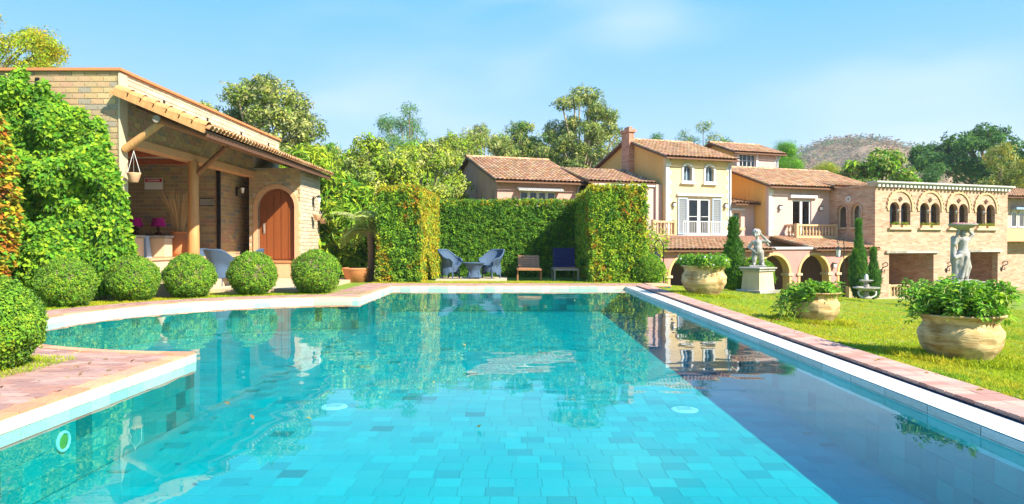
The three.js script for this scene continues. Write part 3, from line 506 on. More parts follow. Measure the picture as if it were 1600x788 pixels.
{ // arcade in front of the yellow and mauve houses
  const h = house('arcade', 'long pink arcade with yellow edged arches and lean-to tiled roof', 'arcade', -15.4, 0);
  const cs = [-1.6, -4.27, -6.93, -9.6, -12.27, -14.9], s = poly([[-16, GY - 0.5], [-0.03, GY - 0.5], [-0.03, 0.86], [-16, 0.86]]);
  for (const c of cs) s.holes.push(archHole(c, 1.95, GY - 0.4, -0.42));
  part('arch_wall', [h.W(s, 0, 0.45)], MT.arcadePink, h.g);
  for (const c of cs) {
    const a = part('arch_surround', [h.W(archRing(c, 1.946, GY - 0.45, -0.42, 0.13, false), -0.035, 0.5)], MT.archYellow, h.g);
    for (const e of [-1, 1]) part('impost', [h.B(c + e * 1.04 - 0.17, c + e * 1.04 + 0.17, -0.52, -0.4, -0.09, 0.5)], MT.creamStep, a);
  }
  part('back_wall', [h.B(-16, -0.03, GY - 0.4, 1.6, 3.2, 3.24)], MT.plasterShadeBrown, h.g);
  part('end_wall', [h.B(-16.2, -16.01, GY - 0.4, 0.8, 0, 4)], MT.arcadePink, h.g);
  part('terrace', [h.B(-7.2, -4.42, 0.62, 0.86, 0.46, 4.2)], MT.creamStep, h.g); part('terrace_coping', [h.B(-7.2, -4.45, 0.862, 0.98, -0.1, 0.5)], MT.white, h.g);
  lean(h, -16.2, -7.15, -0.35, 0.82, 4.28, 1.5); lean(h, -4.45, -0.02, -0.35, 0.84, 3.24, 1.52);
  for (const c of [-3.1, -8.3, -11]) wallLight(h, c + 0.1, -0.05, -0.01);
  const g2 = house('low_balustrade', 'short stone balustrade between yellow arches beside the cypress', 'balustrade', -2.9, -0.9);
  balustrade(g2, -2.8, -1.2, -1.95, -0.9, MT.stoneWarm, 'rail', 0.8);
  const g3 = house('terrace_balustrade', 'ochre balustrade on the arcade roof left of the white railing', 'balustrade', -12, 3.6);
  part('plinth', [g3.B(-12.0, -10.5, 1.3, 1.6, 3.4, 3.8)], MT.stoneWarm, g3.g); balustrade(g3, -11.9, -10.62, 1.6, 3.6, MT.stoneWarm, 'rail', 0.8);
}
{ // brick house
  const h = house('brick_house', 'two storey pale brick house with paired arched windows and white dentil cornice', 'house', 0, 0);
  const cs = [1.87, 4.18, 6.48, 8.78], t = 0.35, f = poly([[0, GY - 0.4], [10.67, GY - 0.4], [10.67, 4.34], [0, 4.34]]);
  for (const c of cs) for (const e of [-0.42, 0.42]) f.holes.push(archHole(c + e, 0.74, 2.06, 3.12));
  f.holes.push(rectHole(1.05, 4.5, -1.9, 0.62)); f.holes.push(rectHole(6.65, 9.85, -1.9, 0.66));
  part('front_wall', [h.W(f, 0, t)], MT.brickWall, h.g);
  const s = poly([[t, GY - 0.4], [8, GY - 0.4], [8, 4.34], [t, 4.34]]); for (const v of [1.3, 2.33]) s.holes.push(archHole(v, 0.7, 2.1, 3.05));
  part('side_wall', [h.S(s, 0, t)], MT.brickWall, h.g); part('side_wall', [h.B(10.32, 10.67, GY - 0.4, 4.34, t, 8)], MT.brickWall, h.g); part('back_wall', [h.B(t, 10.32, GY - 0.4, 4.34, 7.7, 8)], MT.brickWall, h.g);
  for (const v of [1.3, 2.33]) { const a = part('arch_hood', [h.S(archRing(v, 0.72, 2.4, 3.05, 0.1, false), -0.04, 0.039)], MT.brickWall, h.g); part('pane', [h.S(archPath(new THREE.Shape(), v, 0.7, 2.1, 3.05), 0.2, 0.006)], MT.glass, a); part('sill', [h.B(-0.1, 0.2, 2.0, 2.095, v - 0.42, v + 0.42)], MT.creamStep, a); part('reveal_panel', [h.S(archRing(v, 0.56, 2.1, 3.05, 0.07, false), 0.16, 0.03)], MT.creamStep, a); }
  part('round_ornament', [new THREE.TorusGeometry(0.13, 0.05, 8, 16).rotateY(Math.PI / 2).translate(...h.L(-0.03, 3.72, 1.82))], MT.white, h.g);
  part('upper_floor', [h.B(t, 10.32, 0.95, 1.25, t, 7.7)], MT.ceiling, h.g); part('ground_floor', [h.B(-0.2, 10.8, GY - 0.4, -1.88, -0.1, 7.7)], MT.creamStep, h.g);
  part('partition', [h.B(4.55, 6.6, -1.88, 0.94, t + 0.01, 4.4)], MT.brickWall, h.g); part('inner_wall', [h.B(t, 10.32, -1.88, 0.94, 4.41, 4.6)], MT.plasterShadeBrown, h.g);
  part('flat_roof', [h.B(t, 10.32, 4.0, 4.2, t, 7.7)], MT.creamStep, h.g);
  const co = part('cornice', [h.B(-0.12, 10.82, 4.44, 4.52, -0.22, 0.4), h.B(-0.2, 10.9, 4.52, 4.61, -0.32, 0.4), h.B(-0.06, 10.74, 4.342, 4.44, -0.06, 0.4)], MT.greyStone, h.g);
  part('side_coping', [h.B(-0.08, 0.42, 4.345, 4.44, 0.41, 8)], MT.brickWall, h.g);
  for (let i = 0; i < 36; i++) part('dentil', [h.B(0.02 + i * 0.298, 0.17 + i * 0.298, 4.3, 4.437, -0.21, -0.062)], MT.white, co);
  for (const c of cs) {
    const o = part('paired_window', [h.W(archRing(c, 1.72, 3.0, 3.22, 0.13, false), -0.06, 0.058)], MT.stoneWarm, h.g, { label: 'paired arched window under a round stone hood' });
    for (let i = 0; i <= 14; i++) { const a = Math.PI * i / 14; part('hood_stone', [box(0.11, 0.05, 0.09, 0, 0, 0, 0, 0, a - Math.PI / 2).translate(...h.L(c + Math.cos(a) * 1.04, 3.22 + Math.sin(a) * 1.04, -0.045))], i % 2 ? MT.chimney : MT.creamStep, o); }
    part('colonette', [lathe([[0.001, 2.06], [0.09, 2.06], [0.09, 2.14], [0.055, 2.2], [0.05, 2.85], [0.06, 2.88], [0.1, 3.02], [0.1, 3.08], [0.001, 3.08]], 12).translate(c - h.ub, -GY, -(-0.02 + 0.12) + 0.0)], MT.white, o);
    part('sill', [h.B(c - 0.92, c + 0.92, 1.95, 2.055, -0.16, 0.34)], MT.creamStep, o);
    for (const e of [-0.42, 0.42]) { part('pane', [h.W(archPath(new THREE.Shape(), c + e, 0.74, 2.06, 3.12), 0.26, 0.006)], MT.glass, o); part('window_frame', [h.W(archRing(c + e, 0.63, 2.06, 3.12, 0.055), 0.22, 0.035)], MT.darkWood, o); part('flower_trough', [h.B(c + e - 0.3, c + e + 0.3, 2.058, 2.2, -0.1, 0.08)], MT.terracottaPale, o); }
    part('quatrefoil', [0, 1, 2, 3].map((k) => cyl(0.065, 0.065, 0.03, 0, 0, 0, 10).rotateX(Math.PI / 2).translate(...h.L(c + 0.075 * Math.cos(k * Math.PI / 2), 3.66 + 0.075 * Math.sin(k * Math.PI / 2), -0.014))), MT.darkWood, o);
  }
  part('lintel', [h.B(0.75, 4.8, 0.62, 0.74, -0.12, 0.3)], MT.stone, h.g); part('lintel', [h.B(6.4, 10.1, 0.66, 0.78, -0.12, 0.3)], MT.stone, h.g);
  balustrade(h, 1.2, 3.7, -1.88, 0.18, MT.stoneWarm); balustrade(h, 6.85, 9.7, -1.88, 0.18, MT.stoneWarm);
  const pic = part('picture_frame', [h.B(3.2, 4.0, -0.5, 0.3, 4.34, 4.405)], MT.white, h.g); part('print', [h.B(3.3, 3.9, -0.4, 0.2, 4.325, 4.338)], MT.poster, pic);
  for (const u of [0.55, 5.6, 10.25]) { const L3 = (a, b, c) => h.L(u + a, b, c); part('iron_bracket_lamp', [tube([L3(-0.12, -0.5, -0.02), L3(-0.1, -0.2, -0.12), L3(0.12, -0.05, -0.25), L3(0.16, 0.1, -0.15), L3(0.02, 0.06, -0.04)], 0.028), tube([L3(-0.14, -0.35, -0.02), L3(0.05, -0.42, -0.12), L3(0.06, -0.28, -0.1)], 0.024)], MT.iron, h.g); }
  lean(h, -0.3, 4.2, 2.6, 4.5, 6.2, 5.25, { rafters: false }); lean(h, -0.3, 4.2, 9.5, 4.6, 6.2, 5.25, { rafters: false });
}
{ // house at the right edge
  const h = house('timber_window_house', 'house at the picture edge with jettied white windows over ochre brick', 'house', 12.4, 2.2);
  part('ground_wall', [h.B(12.4, 19, GY - 0.4, 1.3, 2.6, 7)], MT.brickWall, h.g, { label: 'ochre brick ground floor' });
  part('jetty', [h.B(12.6, 19, 1.3, 2.15, 1.7, 7)], MT.terracottaPale, h.g); part('upper_wall', [h.B(12.7, 19, 3.55, 4.3, 1.9, 7)], MT.plasterMauve, h.g); part('end_wall', [h.B(12.7, 13.75, 2.15, 3.55, 1.9, 7)], MT.plasterMauve, h.g);
  part('room_back', [h.B(13.75, 19, 2.15, 3.55, 4, 7)], MT.ceiling, h.g);
  for (let i = 0; i < 5; i++) windowAt(h, 13.8 + i * 0.72, 14.42 + i * 0.72, 2.2, 3.0, 1.9, { cols: 1, rows: 1, arched: true, fr: 0.09 });
  part('blue_blind', [h.B(13.75, 17.4, 3.36, 3.5, 1.5, 1.89)], M('blue_blind_fabric', [0.25, 0.42, 0.62], { map: T.fine }), h.g);
  lean(h, 12.2, 19.4, 1.0, 4.1, 5.5, 5.1);
}

// ------------------------------------------------------------------ poolside pavilion (open brick porch with lean-to roof)
{
  const g = thing('brick_pavilion', 'buff brick pavilion with open porch, log struts and arched wooden door', 'pavilion', [-8.5, 0, -15.1]);
  const P = (x0, x1, y0, y1, d0, d1) => span(x0 + 8.5, x1 + 8.5, y0, y1, -(d0 - 15.1), -(d1 - 15.1)), L = (x, y, d) => [x + 8.5, y, -(d - 15.1)];
  const TOP = 4.86, rb = rng(5), bricks = [];
  // mortar bodies
  part('front_wall', [P(-12.9, -8.52, -0.1, TOP, 15.13, 15.4)], MT.mortar, g);
  part('gable_parapet', [P(-8.8, -8.53, 3.5, TOP, 15.41, 25.4)], MT.mortar, g);
  part('rear_wall', [P(-12.9, -6.99, -0.1, 3.6, 25.0, 25.2), P(-12.9, -8.85, 3.6, 4.5, 25.0, 25.2)], MT.mortar, g);
  part('far_side_wall', [P(-12.9, -12.6, -0.1, TOP, 15.41, 24.99)], MT.mortar, g);
  part('room_wall', [P(-12.59, -9.12, 0.8, 3.6, 21.53, 21.8), P(-9.4, -9.13, 0.8, 3.6, 21.81, 24.99)], MT.mortar, g);
  const doorHole = poly([[-8.68, -0.1], [-7.0, -0.1], [-7.0, 3.62], [-8.68, 3.62]]); doorHole.holes.push(archHole(-7.79, 1.2, 0.59, 2.35));
  part('door_wall', [extr(doorHole, 0.25).translate(8.5, 0, -(22.93 - 15.1) - 0.25), P(-8.68, -8.45, 0.8, 3.62, 23.2, 24.99), P(-7.24, -7.0, -0.1, 3.62, 23.2, 24.99)], MT.mortar, g);
  part('flat_roof', [P(-12.6, -8.81, 4.2, 4.35, 15.41, 24.99)], MT.ceiling, g);
  part('ceiling', [P(-12.59, -8.81, 3.6, 3.66, 15.41, 24.99)], MT.ceiling, g);
  for (const d of [16.6, 18.4, 20.2]) part('ceiling_beam', [P(-12.5, -8.83, 3.44, 3.59, d, d + 0.16)], M('red_timber', [0.5, 0.14, 0.05], { map: T.wood }), g);
  part('lintel_beam', [P(-8.82, -8.46, 3.32, 3.5, 15.41, 22.92)], MT.terracottaPale, g);
  part('porch_floor', [P(-12.55, -8.4, -0.1, 0.76, 15.41, 22.9)], MT.creamStep, g); part('floor_edge', [P(-12.55, -8.36, 0.762, 0.8, 15.41, 22.9)], MT.terracottaPale, g);
  part('step', [P(-8.39, -7.95, -0.1, 0.52, 15.45, 20.4)], MT.creamStep, g); part('step', [P(-7.94, -7.5, -0.1, 0.26, 15.45, 20.4)], MT.creamStep, g);
  part('door_plinth', [P(-8.38, -7.02, -0.1, 0.55, 22.3, 22.9)], MT.terracottaPale, g); part('door_plinth_top', [P(-8.42, -6.99, 0.551, 0.59, 22.26, 22.92)], MT.terracotta, g);
  // bricks
  const CH = 0.122, BL = 0.27;
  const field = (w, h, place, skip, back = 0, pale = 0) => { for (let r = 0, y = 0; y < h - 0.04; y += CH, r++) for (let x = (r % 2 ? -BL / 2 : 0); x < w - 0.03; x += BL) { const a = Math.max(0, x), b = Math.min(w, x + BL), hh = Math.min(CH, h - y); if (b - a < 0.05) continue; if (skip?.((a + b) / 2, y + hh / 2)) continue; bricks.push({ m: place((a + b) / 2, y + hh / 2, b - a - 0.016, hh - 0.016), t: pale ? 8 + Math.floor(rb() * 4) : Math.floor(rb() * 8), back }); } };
  const front = (x0, y0, d) => (a, y, w, h) => mat4(...L(x0 + a, y0 + y, d + 0.012 - 0.006 * rb()), w, h, 0.05);
  const side = (X, y0, d0) => (a, y, w, h) => mat4(...L(X - 0.012 + 0.006 * rb(), y0 + y, d0 + a), 0.05, h, w);
  field(4.38, 4.86, front(-12.9, 0, 15.13), (x, y) => y < 1.6 || Math.hypot(x - 2.63, y - 4.62) < 0.1);
  field(5.9, 2.75, (a, y, w, h) => mat4(...L(-12.588 - 0.006 * rb(), 0.82 + y, 15.5 + a), 0.05, h, w), null, 60);
  field(9.95, 0.48, side(-8.53, 4.38, 15.43), null, 0, 1);                                       // parapet above the tiles, bright sun painted in as paler tones
  field(7.4, 0.86, side(-8.53, 3.5, 15.43), null, 12);                               // under the eave
  field(3.44, 2.8, front(-12.59, 0.8, 21.53), null, 6); field(3.1, 2.78, side(-9.13, 0.82, 21.83), null, 8);
  field(1.68, 3.5, front(-8.68, 0.1, 22.93), (x, y) => { const dx = x - 8.68 + 7.79; return y + 0.1 < 2.35 ? Math.abs(dx) < 0.76 : Math.hypot(dx, y + 0.1 - 2.35) < 0.78; });
  field(2.1, 3.5, side(-7.0, 0.1, 22.95), null, 0, 1);  // end wall: glare of the sun put into paler brick tones
  const bm = M('buff_brick', [1, 1, 1], { map: T.brickGrain, bumpMap: T.brickGrain, bumpScale: 0.006, roughness: 0.9 });
  pieces(g, 'brick', bricks, [[0.5, 0.36, 0.18], [0.46, 0.34, 0.19], [0.56, 0.42, 0.22], [0.42, 0.32, 0.19], [0.5, 0.34, 0.2], [0.34, 0.3, 0.23], [0.5, 0.31, 0.2], [0.5, 0.39, 0.2], [0.66, 0.55, 0.4], [0.62, 0.5, 0.35], [0.68, 0.58, 0.44], [0.58, 0.46, 0.33]], bm, 300, 'bricks');  // last four tones are the same brick, paled to look sunlit
  part('corner_plaster', [P(-8.515, -8.485, 1.0, 4.84, 15.09, 15.4)], MT.mortar, g);
  part('wall_cap', [P(-12.95, -8.44, TOP, TOP + 0.06, 15.05, 15.45)], MT.terracotta, g); part('wall_cap', [P(-8.88, -8.45, TOP, TOP + 0.06, 15.46, 25.45)], MT.terracotta, g);
  part('wall_vent', [P(-10.31, -10.22, 4.54, 4.72, 15.1, 15.14)], MT.iron, g);
  for (let i = 0; i < 4; i++) part('scupper', [P(-8.52, -8.48, 4.48, 4.62, 17 + i * 2.4, 17.06 + i * 2.4)], MT.iron, g);
  // lean-to roof
  const a = L(-6.6, 3.57, 15.0), b = L(-6.6, 3.57, 25.25), s = [-1.9, 0.8, 0];
  const roof = part('lean_to_roof', [slopeBoard(a, b, s, 0.05)], MT.roofBoard, g), tl = [];
  const cols = 52, rows = 5, sv = new THREE.Vector3(...s), ez = sv.clone().normalize(), ex = new THREE.Vector3(0, 0, 1), ey = new THREE.Vector3().crossVectors(ez, ex); if (ey.y < 0) ey.negate();
  const tg = plain(tileStrip(0.206, sv.length() / rows * 1.14, 0.03, [1, 1, 1])), tR = rng(8); tg.deleteAttribute('color');
  const thick = tg.clone().translate(0, -0.018, 0), tileGeo = mergeGeometries([tg, thick]);
  for (let r = 0; r < rows; r++) for (let c = 0; c < cols; c++) { const o = new THREE.Vector3(...a).addScaledVector(sv, (r + 0.5) / rows - 0.02).add(new THREE.Vector3(0, 0, -(c + 0.5) * 10.25 / cols)).addScaledVector(ey, 0.03 + 0.01 * tR()); tl.push({ m: new THREE.Matrix4().makeBasis(new THREE.Vector3().crossVectors(ey, ez), ey, ez).setPosition(o), t: Math.floor(tR() * 6) }); }
  pieces(roof, 'roof_tile', tl, [[0.62, 0.34, 0.15], [0.56, 0.28, 0.12], [0.68, 0.42, 0.21], [0.5, 0.25, 0.12], [0.6, 0.38, 0.2], [0.46, 0.24, 0.13]], M('curved_clay_tile', [1, 1, 1], { map: T.fine, roughness: 0.9 }), 300, 'roof_tiles', tileGeo);
  for (let i = 0; i < 7; i++) { const t = (i + 0.5) / 7, q = new THREE.Vector3(...a).addScaledVector(sv, t).addScaledVector(ey, 0.07), v = tileStrip(0.24, 0.34, 0.03, [1, 1, 1]); v.deleteAttribute('color'); part('verge_tile', [v.applyMatrix4(new THREE.Matrix4().makeBasis(new THREE.Vector3().crossVectors(ey, ez), ey, ez).setPosition(q)), box(0.32, 0.085, 0.03).applyMatrix4(new THREE.Matrix4().makeBasis(ez, ey, new THREE.Vector3().crossVectors(ez, ey)).setPosition(q.clone().add(new THREE.Vector3(0, -0.03, 0.11))))], MT.log, roof); }
  part('verge_board', [box(sv.length() + 0.1, 0.075, 0.05).applyMatrix4(new THREE.Matrix4().makeBasis(ez, ey, new THREE.Vector3().crossVectors(ez, ey)).setPosition(new THREE.Vector3(...a).addScaledVector(sv, 0.5).addScaledVector(ey, -0.03).add(new THREE.Vector3(0, 0, 0.13))))], MT.log, roof);
  for (let d = 15.7; d < 25.1; d += 0.72) part('rafter', [bar(L(-6.68, 3.49, d), L(-8.44, 4.23, d), 0.05, 0.05, 4)], MT.darkWood, roof);
  part('eave_board', [P(-6.66, -6.62, 3.44, 3.53, 15.1, 25.2)], MT.darkWood, roof);
  const pur = part('purlin_log', [bar(L(-7.62, 3.8, 14.95), L(-7.62, 3.8, 25.3), 0.09, 0.085, 12)], MT.logDark, roof); part('sawn_end', [cyl(0.08, 0.08, 0.01, 0, 0, 0, 14).rotateX(Math.PI / 2).translate(...L(-7.62, 3.8, 14.94))], MT.logEnd, pur);
  part('log_strut', [bar(L(-8.46, 3.18, 15.2), L(-7.6, 3.8, 15.2), 0.085, 0.075, 12)], MT.log, g); part('log_strut', [bar(L(-8.42, 3.0, 18.6), L(-7.62, 3.72, 18.6), 0.07, 0.07, 10)], MT.logDark, g);
  part('log_column', [lathe([[0.001, 0.8], [0.15, 0.8], [0.145, 1.4], [0.135, 2.2], [0.13, 3.32], [0.001, 3.32]], 18).translate(...L(-8.52, 0, 18.6))], MT.log, g);
  part('dark_post', [P(-9.12, -9.02, 0.8, 3.58, 21.46, 21.54)], MT.iron, g);
  // arched door
  part('arch_trim', [extr(archRing(-7.79, 1.2, 0.595, 2.35, 0.14, false), 0.1).translate(8.5, 0, -(22.88 - 15.1) - 0.1)], MT.terracottaPale, g);
  const door = part('arched_door', [extr(archPath(new THREE.Shape(), -7.79, 1.19, 0.6, 2.35), 0.06).translate(8.5, 0, -(23.05 - 15.1) - 0.06)], MT.doorWood, g);
  for (let i = 0; i < 5; i++) { const x = -8.26 + i * 0.235, top = 2.35 + Math.sqrt(Math.max(0, 0.55 ** 2 - (Math.abs(x + 7.79) + 0.1) ** 2)); part('plank', [P(x - 0.108, x + 0.108, 0.66, top - 0.02, 23.022, 23.048)], MT.doorWood, door); }
  part('door_handle', [bar(L(-8.22, 1.55, 22.98), L(-8.22, 1.75, 22.98), 0.018), P(-8.25, -8.19, 1.48, 1.82, 23.0, 23.02)], MT.steel, door);
}
// things in and on the pavilion
{
  const cv = document.createElement('canvas'); cv.width = 320; cv.height = 200; const c = cv.getContext('2d');
  c.fillStyle = '#f1f0ee'; c.fillRect(0, 0, 320, 200); c.fillStyle = '#c2142d'; c.fillRect(8, 8, 304, 62); c.fillStyle = '#ffffff'; c.font = 'bold 46px sans-serif'; c.textAlign = 'center'; c.textBaseline = 'middle'; c.fillText('WARNING', 160, 41);
  const t = new THREE.CanvasTexture(cv); t.colorSpace = THREE.SRGBColorSpace;
  const o = thing('warning_sign', 'white sign with red WARNING header on the porch wall', 'sign', [-11.04, 2.98, -21.46]);
  part('board', [box(0.56, 0.36, 0.02)], MT.white, o); const face = new THREE.Mesh(new THREE.PlaneGeometry(0.54, 0.34).translate(0, 0, 0.013), new THREE.MeshStandardMaterial({ map: t, roughness: 0.5 })); face.name = 'print'; o.add(face);
  const pl = thing('wall_plaque', 'small grey plaque on porch wall right of the log column', 'plaque', [-9.42, 2.42, -21.47]); part('plate', [box(0.4, 0.2, 0.02)], MT.stone, pl); part('frame', [box(0.42, 0.02, 0.03, 0, 0.11), box(0.42, 0.02, 0.03, 0, -0.11)], MT.iron, pl);
  const sc = (x, y, d, l) => { const s = thing('sconce', l, 'wall lamp', [x, y, -d], Math.PI / 2, 'iron wall lamps on the pavilion'); part('back_plate', [box(0.1, 0.3, 0.02, 0, 0, 0.012)], MT.iron, s); part('arm', [tube([[0, 0.05, 0.02], [0, 0.16, 0.12], [0, 0.18, 0.2]], 0.014), cyl(0.09, 0.02, 0.08, 0, 0.12, 0.2, 8)], MT.iron, s); part('lamp_glass', [cyl(0.04, 0.065, 0.17, 0, -0.05, 0.2, 8)], MT.lampGlass, s); };
  sc(-9.08, 2.85, 22.9, 'black iron wall lamp in the shaded porch passage'); sc(-6.95, 2.62, 24.2, 'black iron wall lamp on the sunlit end wall of the pavilion');
  // hanging pots
  const hang = (x, y, d, l, top, s = 1) => { const o = thing('hanging_planter', l, 'planter', [x, y, -d], 0, 'hanging terracotta planters'); part('pot', [lathe([[0.001, 0], [0.09 * s, 0], [0.14 * s, 0.18 * s], [0.15 * s, 0.2 * s], [0.13 * s, 0.2 * s], [0.12 * s, 0.17 * s], [0.001, 0.16 * s]], 16)], MT.terracottaPale, o); for (let k = 0; k < 3; k++) part('cord', [bar([0.14 * s * Math.cos(k * 2.1), 0.19 * s, 0.14 * s * Math.sin(k * 2.1)], [0, top, 0], 0.006, 0.006, 4)], MT.white, o); return o; };
  hang(-8.25, 2.48, 15.2, 'terracotta planter hanging from the log strut above the climber', 0.68, 1.0);
  hang(-6.78, 1.95, 24.1, 'terracotta planter hanging on the end wall nearest the lamp', 0.5, 1.0); hang(-6.78, 1.86, 24.85, 'terracotta planter hanging at the far corner of the end wall', 0.45, 1.0);
  // table lamps, stone blocks, basin, big jar
  const lampAt = (x, d, l) => { const tb = thing('lamp_table', 'dark side table ' + l, 'side table', [x, 0.8, -d]); part('table_top', [cbox(0.5, 0.04, 0.5, 0, 0.62, 0)], MT.darkWood, tb); for (const [a, b] of [[-0.2, -0.2], [0.2, -0.2], [-0.2, 0.2], [0.2, 0.2]]) part('leg', [box(0.05, 0.6, 0.05, a, 0.3, b)], MT.darkWood, tb);
    const o = thing('table_lamp', 'magenta shaded table lamp ' + l, 'lamp', [x, 1.44, -d], 0, 'magenta table lamps'); part('base', [lathe([[0.001, 0], [0.1, 0], [0.1, 0.03], [0.03, 0.06], [0.05, 0.16], [0.02, 0.24], [0.02, 0.34], [0.001, 0.34]], 14)], MT.darkWood, o); part('lamp_shade', [lathe([[0.22, 0.22], [0.15, 0.47]], 24), lathe([[0.217, 0.22], [0.147, 0.47]], 24)], MT.magenta, o); };
  lampAt(-11.2, 20.7, 'at the porch edge beside the climber'); lampAt(-10.62, 20.9, 'beside the jar of reeds');
  const blockAt = (x, d, w, l) => { const o = thing('stone_block', l, 'stone block', [x, 0.8, -d]); part('body', [cbox(w, 0.5, 0.4, 0, 0.25, 0, 0.02)], MT.creamStep, o); part('top_slab', [cbox(w + 0.06, 0.06, 0.46, 0, 0.532, 0, 0.01)], MT.stone, o); };
  blockAt(-9.42, 17.2, 0.42, 'cream stone block on the porch edge next to the climber'); blockAt(-9.2, 18.0, 0.62, 'wider cream stone block on the porch beside the terracotta jar');
  const bl = thing('blue_box', 'pale blue tapered bin between the two stone blocks', 'bin', [-9.3, 0.8, -17.62]); part('body', [frustum(0.1, 0.17, 0.52).translate(0, 0.26, 0)], MT.plastic, bl); part('rim', [cbox(0.17, 0.03, 0.17, 0, 0.535, 0, 0.008)], MT.plastic, bl);
  const j = thing('terracotta_jar', 'large round terracotta jar on the porch floor', 'jar', [-9.05, 0.8, -18.9]); part('body', [lathe([[0.001, 0], [0.17, 0], [0.24, 0.1], [0.285, 0.3], [0.27, 0.48], [0.2, 0.6], [0.19, 0.64], [0.23, 0.67], [0.21, 0.68], [0.165, 0.64], [0.17, 0.58], [0.001, 0.5]], 28)], MT.terracotta, j);
  const rd = thing('dry_reeds', 'sheaf of dry brown reeds standing in the terracotta jar', 'dry reeds', [-9.05, 1.4, -18.9]), rr = rng(21), rods = [];
  for (let i = 0; i < 110; i++) { const a = rr() * 6.28, q = 0.1 * rr(), s = 0.12 + 0.33 * rr(), ht = 0.75 + 0.45 * rr(); rods.push(tube([[q * Math.cos(a), -0.1, q * Math.sin(a)], [(q + s * 0.4) * Math.cos(a), ht * 0.55, (q + s * 0.4) * Math.sin(a)], [(q + s) * Math.cos(a), ht, (q + s) * Math.sin(a)]], 0.006, 3, 4)); }
  part('stems', rods, MT.reed, rd, { kind: 'stuff' });
}

// ------------------------------------------------------------------ foliage
function leafCluster(seed, n, l, w, spread, { droop = 0, up = 0.35, fold = 0.25 } = {}) {
  const r = rng(seed), P = [], N = [], I = [];
  const q = new THREE.Quaternion(), e = new THREE.Euler(), v = new THREE.Vector3();
  for (let i = 0; i < n; i++) {
    e.set((r() - 0.5) * 2 * (1.25 - up), r() * 6.283, (r() - 0.5) * 1.3 - droop, 'YXZ'); q.setFromEuler(e);
    const k = 0.75 + 0.5 * r(), o = new THREE.Vector3((r() - 0.5) * 2, (r() - 0.5) * 2, (r() - 0.5) * 2).multiplyScalar(spread);
    const pts = [[0, 0, 0], [0.42 * l, fold * w, -w / 2], [l, -0.1 * l, 0], [0.42 * l, fold * w, w / 2]].map(([a, b, c]) => v.set(a * k, b * k, c * k).applyQuaternion(q).add(o).clone());
    const tri = (a, b, c) => b.clone().sub(a).cross(c.clone().sub(a)).normalize(), n0 = tri(pts[0], pts[2], pts[1]), n1 = tri(pts[0], pts[3], pts[2]), nm = n0.clone().add(n1).normalize();
    const at0 = P.length / 3; pts.forEach((p, j) => { P.push(p.x, p.y, p.z); N.push(...(j === 1 ? n0 : j === 3 ? n1 : nm).toArray()); }); I.push(at0, at0 + 2, at0 + 1, at0, at0 + 3, at0 + 2);
  }
  const g = new THREE.BufferGeometry(); g.setAttribute('position', new THREE.Float32BufferAttribute(P, 3)); g.setAttribute('normal', new THREE.Float32BufferAttribute(N, 3)); g.setIndex(I);
  return g;
}
const _q = new THREE.Quaternion(), _q2 = new THREE.Quaternion(), _y = new THREE.Vector3(0, 1, 0), _e = new THREE.Euler(), _m = new THREE.Matrix4(), _s = new THREE.Vector3(), _p = new THREE.Vector3(), _c = new THREE.Color();
const leafV = MT.leaf.clone(); leafV.vertexColors = true; mats.push(leafV);
function scatter(name, geo, pts, parent, m = MT.leaf, kind) {   // pts: [x, y, z, scale, r, g, b, (ry, tilt)]; joined into one mesh, stuff stays instanced
  const r = rng(pts.length + 3), place = (p) => { _e.set((p[8] ?? (r() - 0.5) * 0.9), p[7] ?? r() * 6.283, (r() - 0.5) * 0.9, 'YXZ'); _q.setFromEuler(_e); if (p[9]) _q.premultiply(_q2.setFromUnitVectors(_y, _s.set(...p[9]).normalize())); return _m.compose(_p.set(p[0], p[1], p[2]), _q, _s.setScalar(p[3])); };
  let o;
  if (kind) { o = new THREE.InstancedMesh(geo, m, pts.length); pts.forEach((p, i) => { o.setMatrixAt(i, place(p)); o.setColorAt(i, _c.setRGB(p[4], p[5], p[6])); }); o.userData.kind = kind; }
  else {
    const gp = geo.attributes.position.array, gn = geo.attributes.normal.array, gi = geo.index.array, nv = gp.length / 3, P = new Float32Array(pts.length * gp.length), N = new Float32Array(P.length), C = new Float32Array(P.length), I = new Uint32Array(pts.length * gi.length), lr = rng(9);
    pts.forEach((p, k) => {
      const e = place(p).elements, s = p[3], b = k * gp.length; let f = 1;
      for (let i = 0; i < nv; i++) {
        const x = gp[i * 3], y = gp[i * 3 + 1], z = gp[i * 3 + 2], u = gn[i * 3], v = gn[i * 3 + 1], w = gn[i * 3 + 2], j = b + i * 3; if (i % 4 === 0) f = 0.8 + 0.4 * lr();
        P[j] = e[0] * x + e[4] * y + e[8] * z + e[12]; P[j + 1] = e[1] * x + e[5] * y + e[9] * z + e[13]; P[j + 2] = e[2] * x + e[6] * y + e[10] * z + e[14];
        N[j] = (e[0] * u + e[4] * v + e[8] * w) / s; N[j + 1] = (e[1] * u + e[5] * v + e[9] * w) / s; N[j + 2] = (e[2] * u + e[6] * v + e[10] * w) / s;
        C[j] = p[4] * f; C[j + 1] = p[5] * f; C[j + 2] = p[6] * f;
      }
      for (let i = 0; i < gi.length; i++) I[k * gi.length + i] = gi[i] + k * nv;
    });
    const g = new THREE.BufferGeometry(); for (const [n, a] of [['position', P], ['normal', N], ['color', C]]) g.setAttribute(n, new THREE.BufferAttribute(a, 3)); g.setIndex(new THREE.BufferAttribute(I, 1));
    o = new THREE.Mesh(g, leafV);
  }
  o.name = name; (parent ?? scene).add(o);
  return o;
}
const vary = (c, r, k = 0.35) => { const f = 1 - k / 2 + k * r(), h = (r() - 0.5) * 0.25; return [c[0] * f * (1 + h), c[1] * f, c[2] * f * (1 - h)]; };
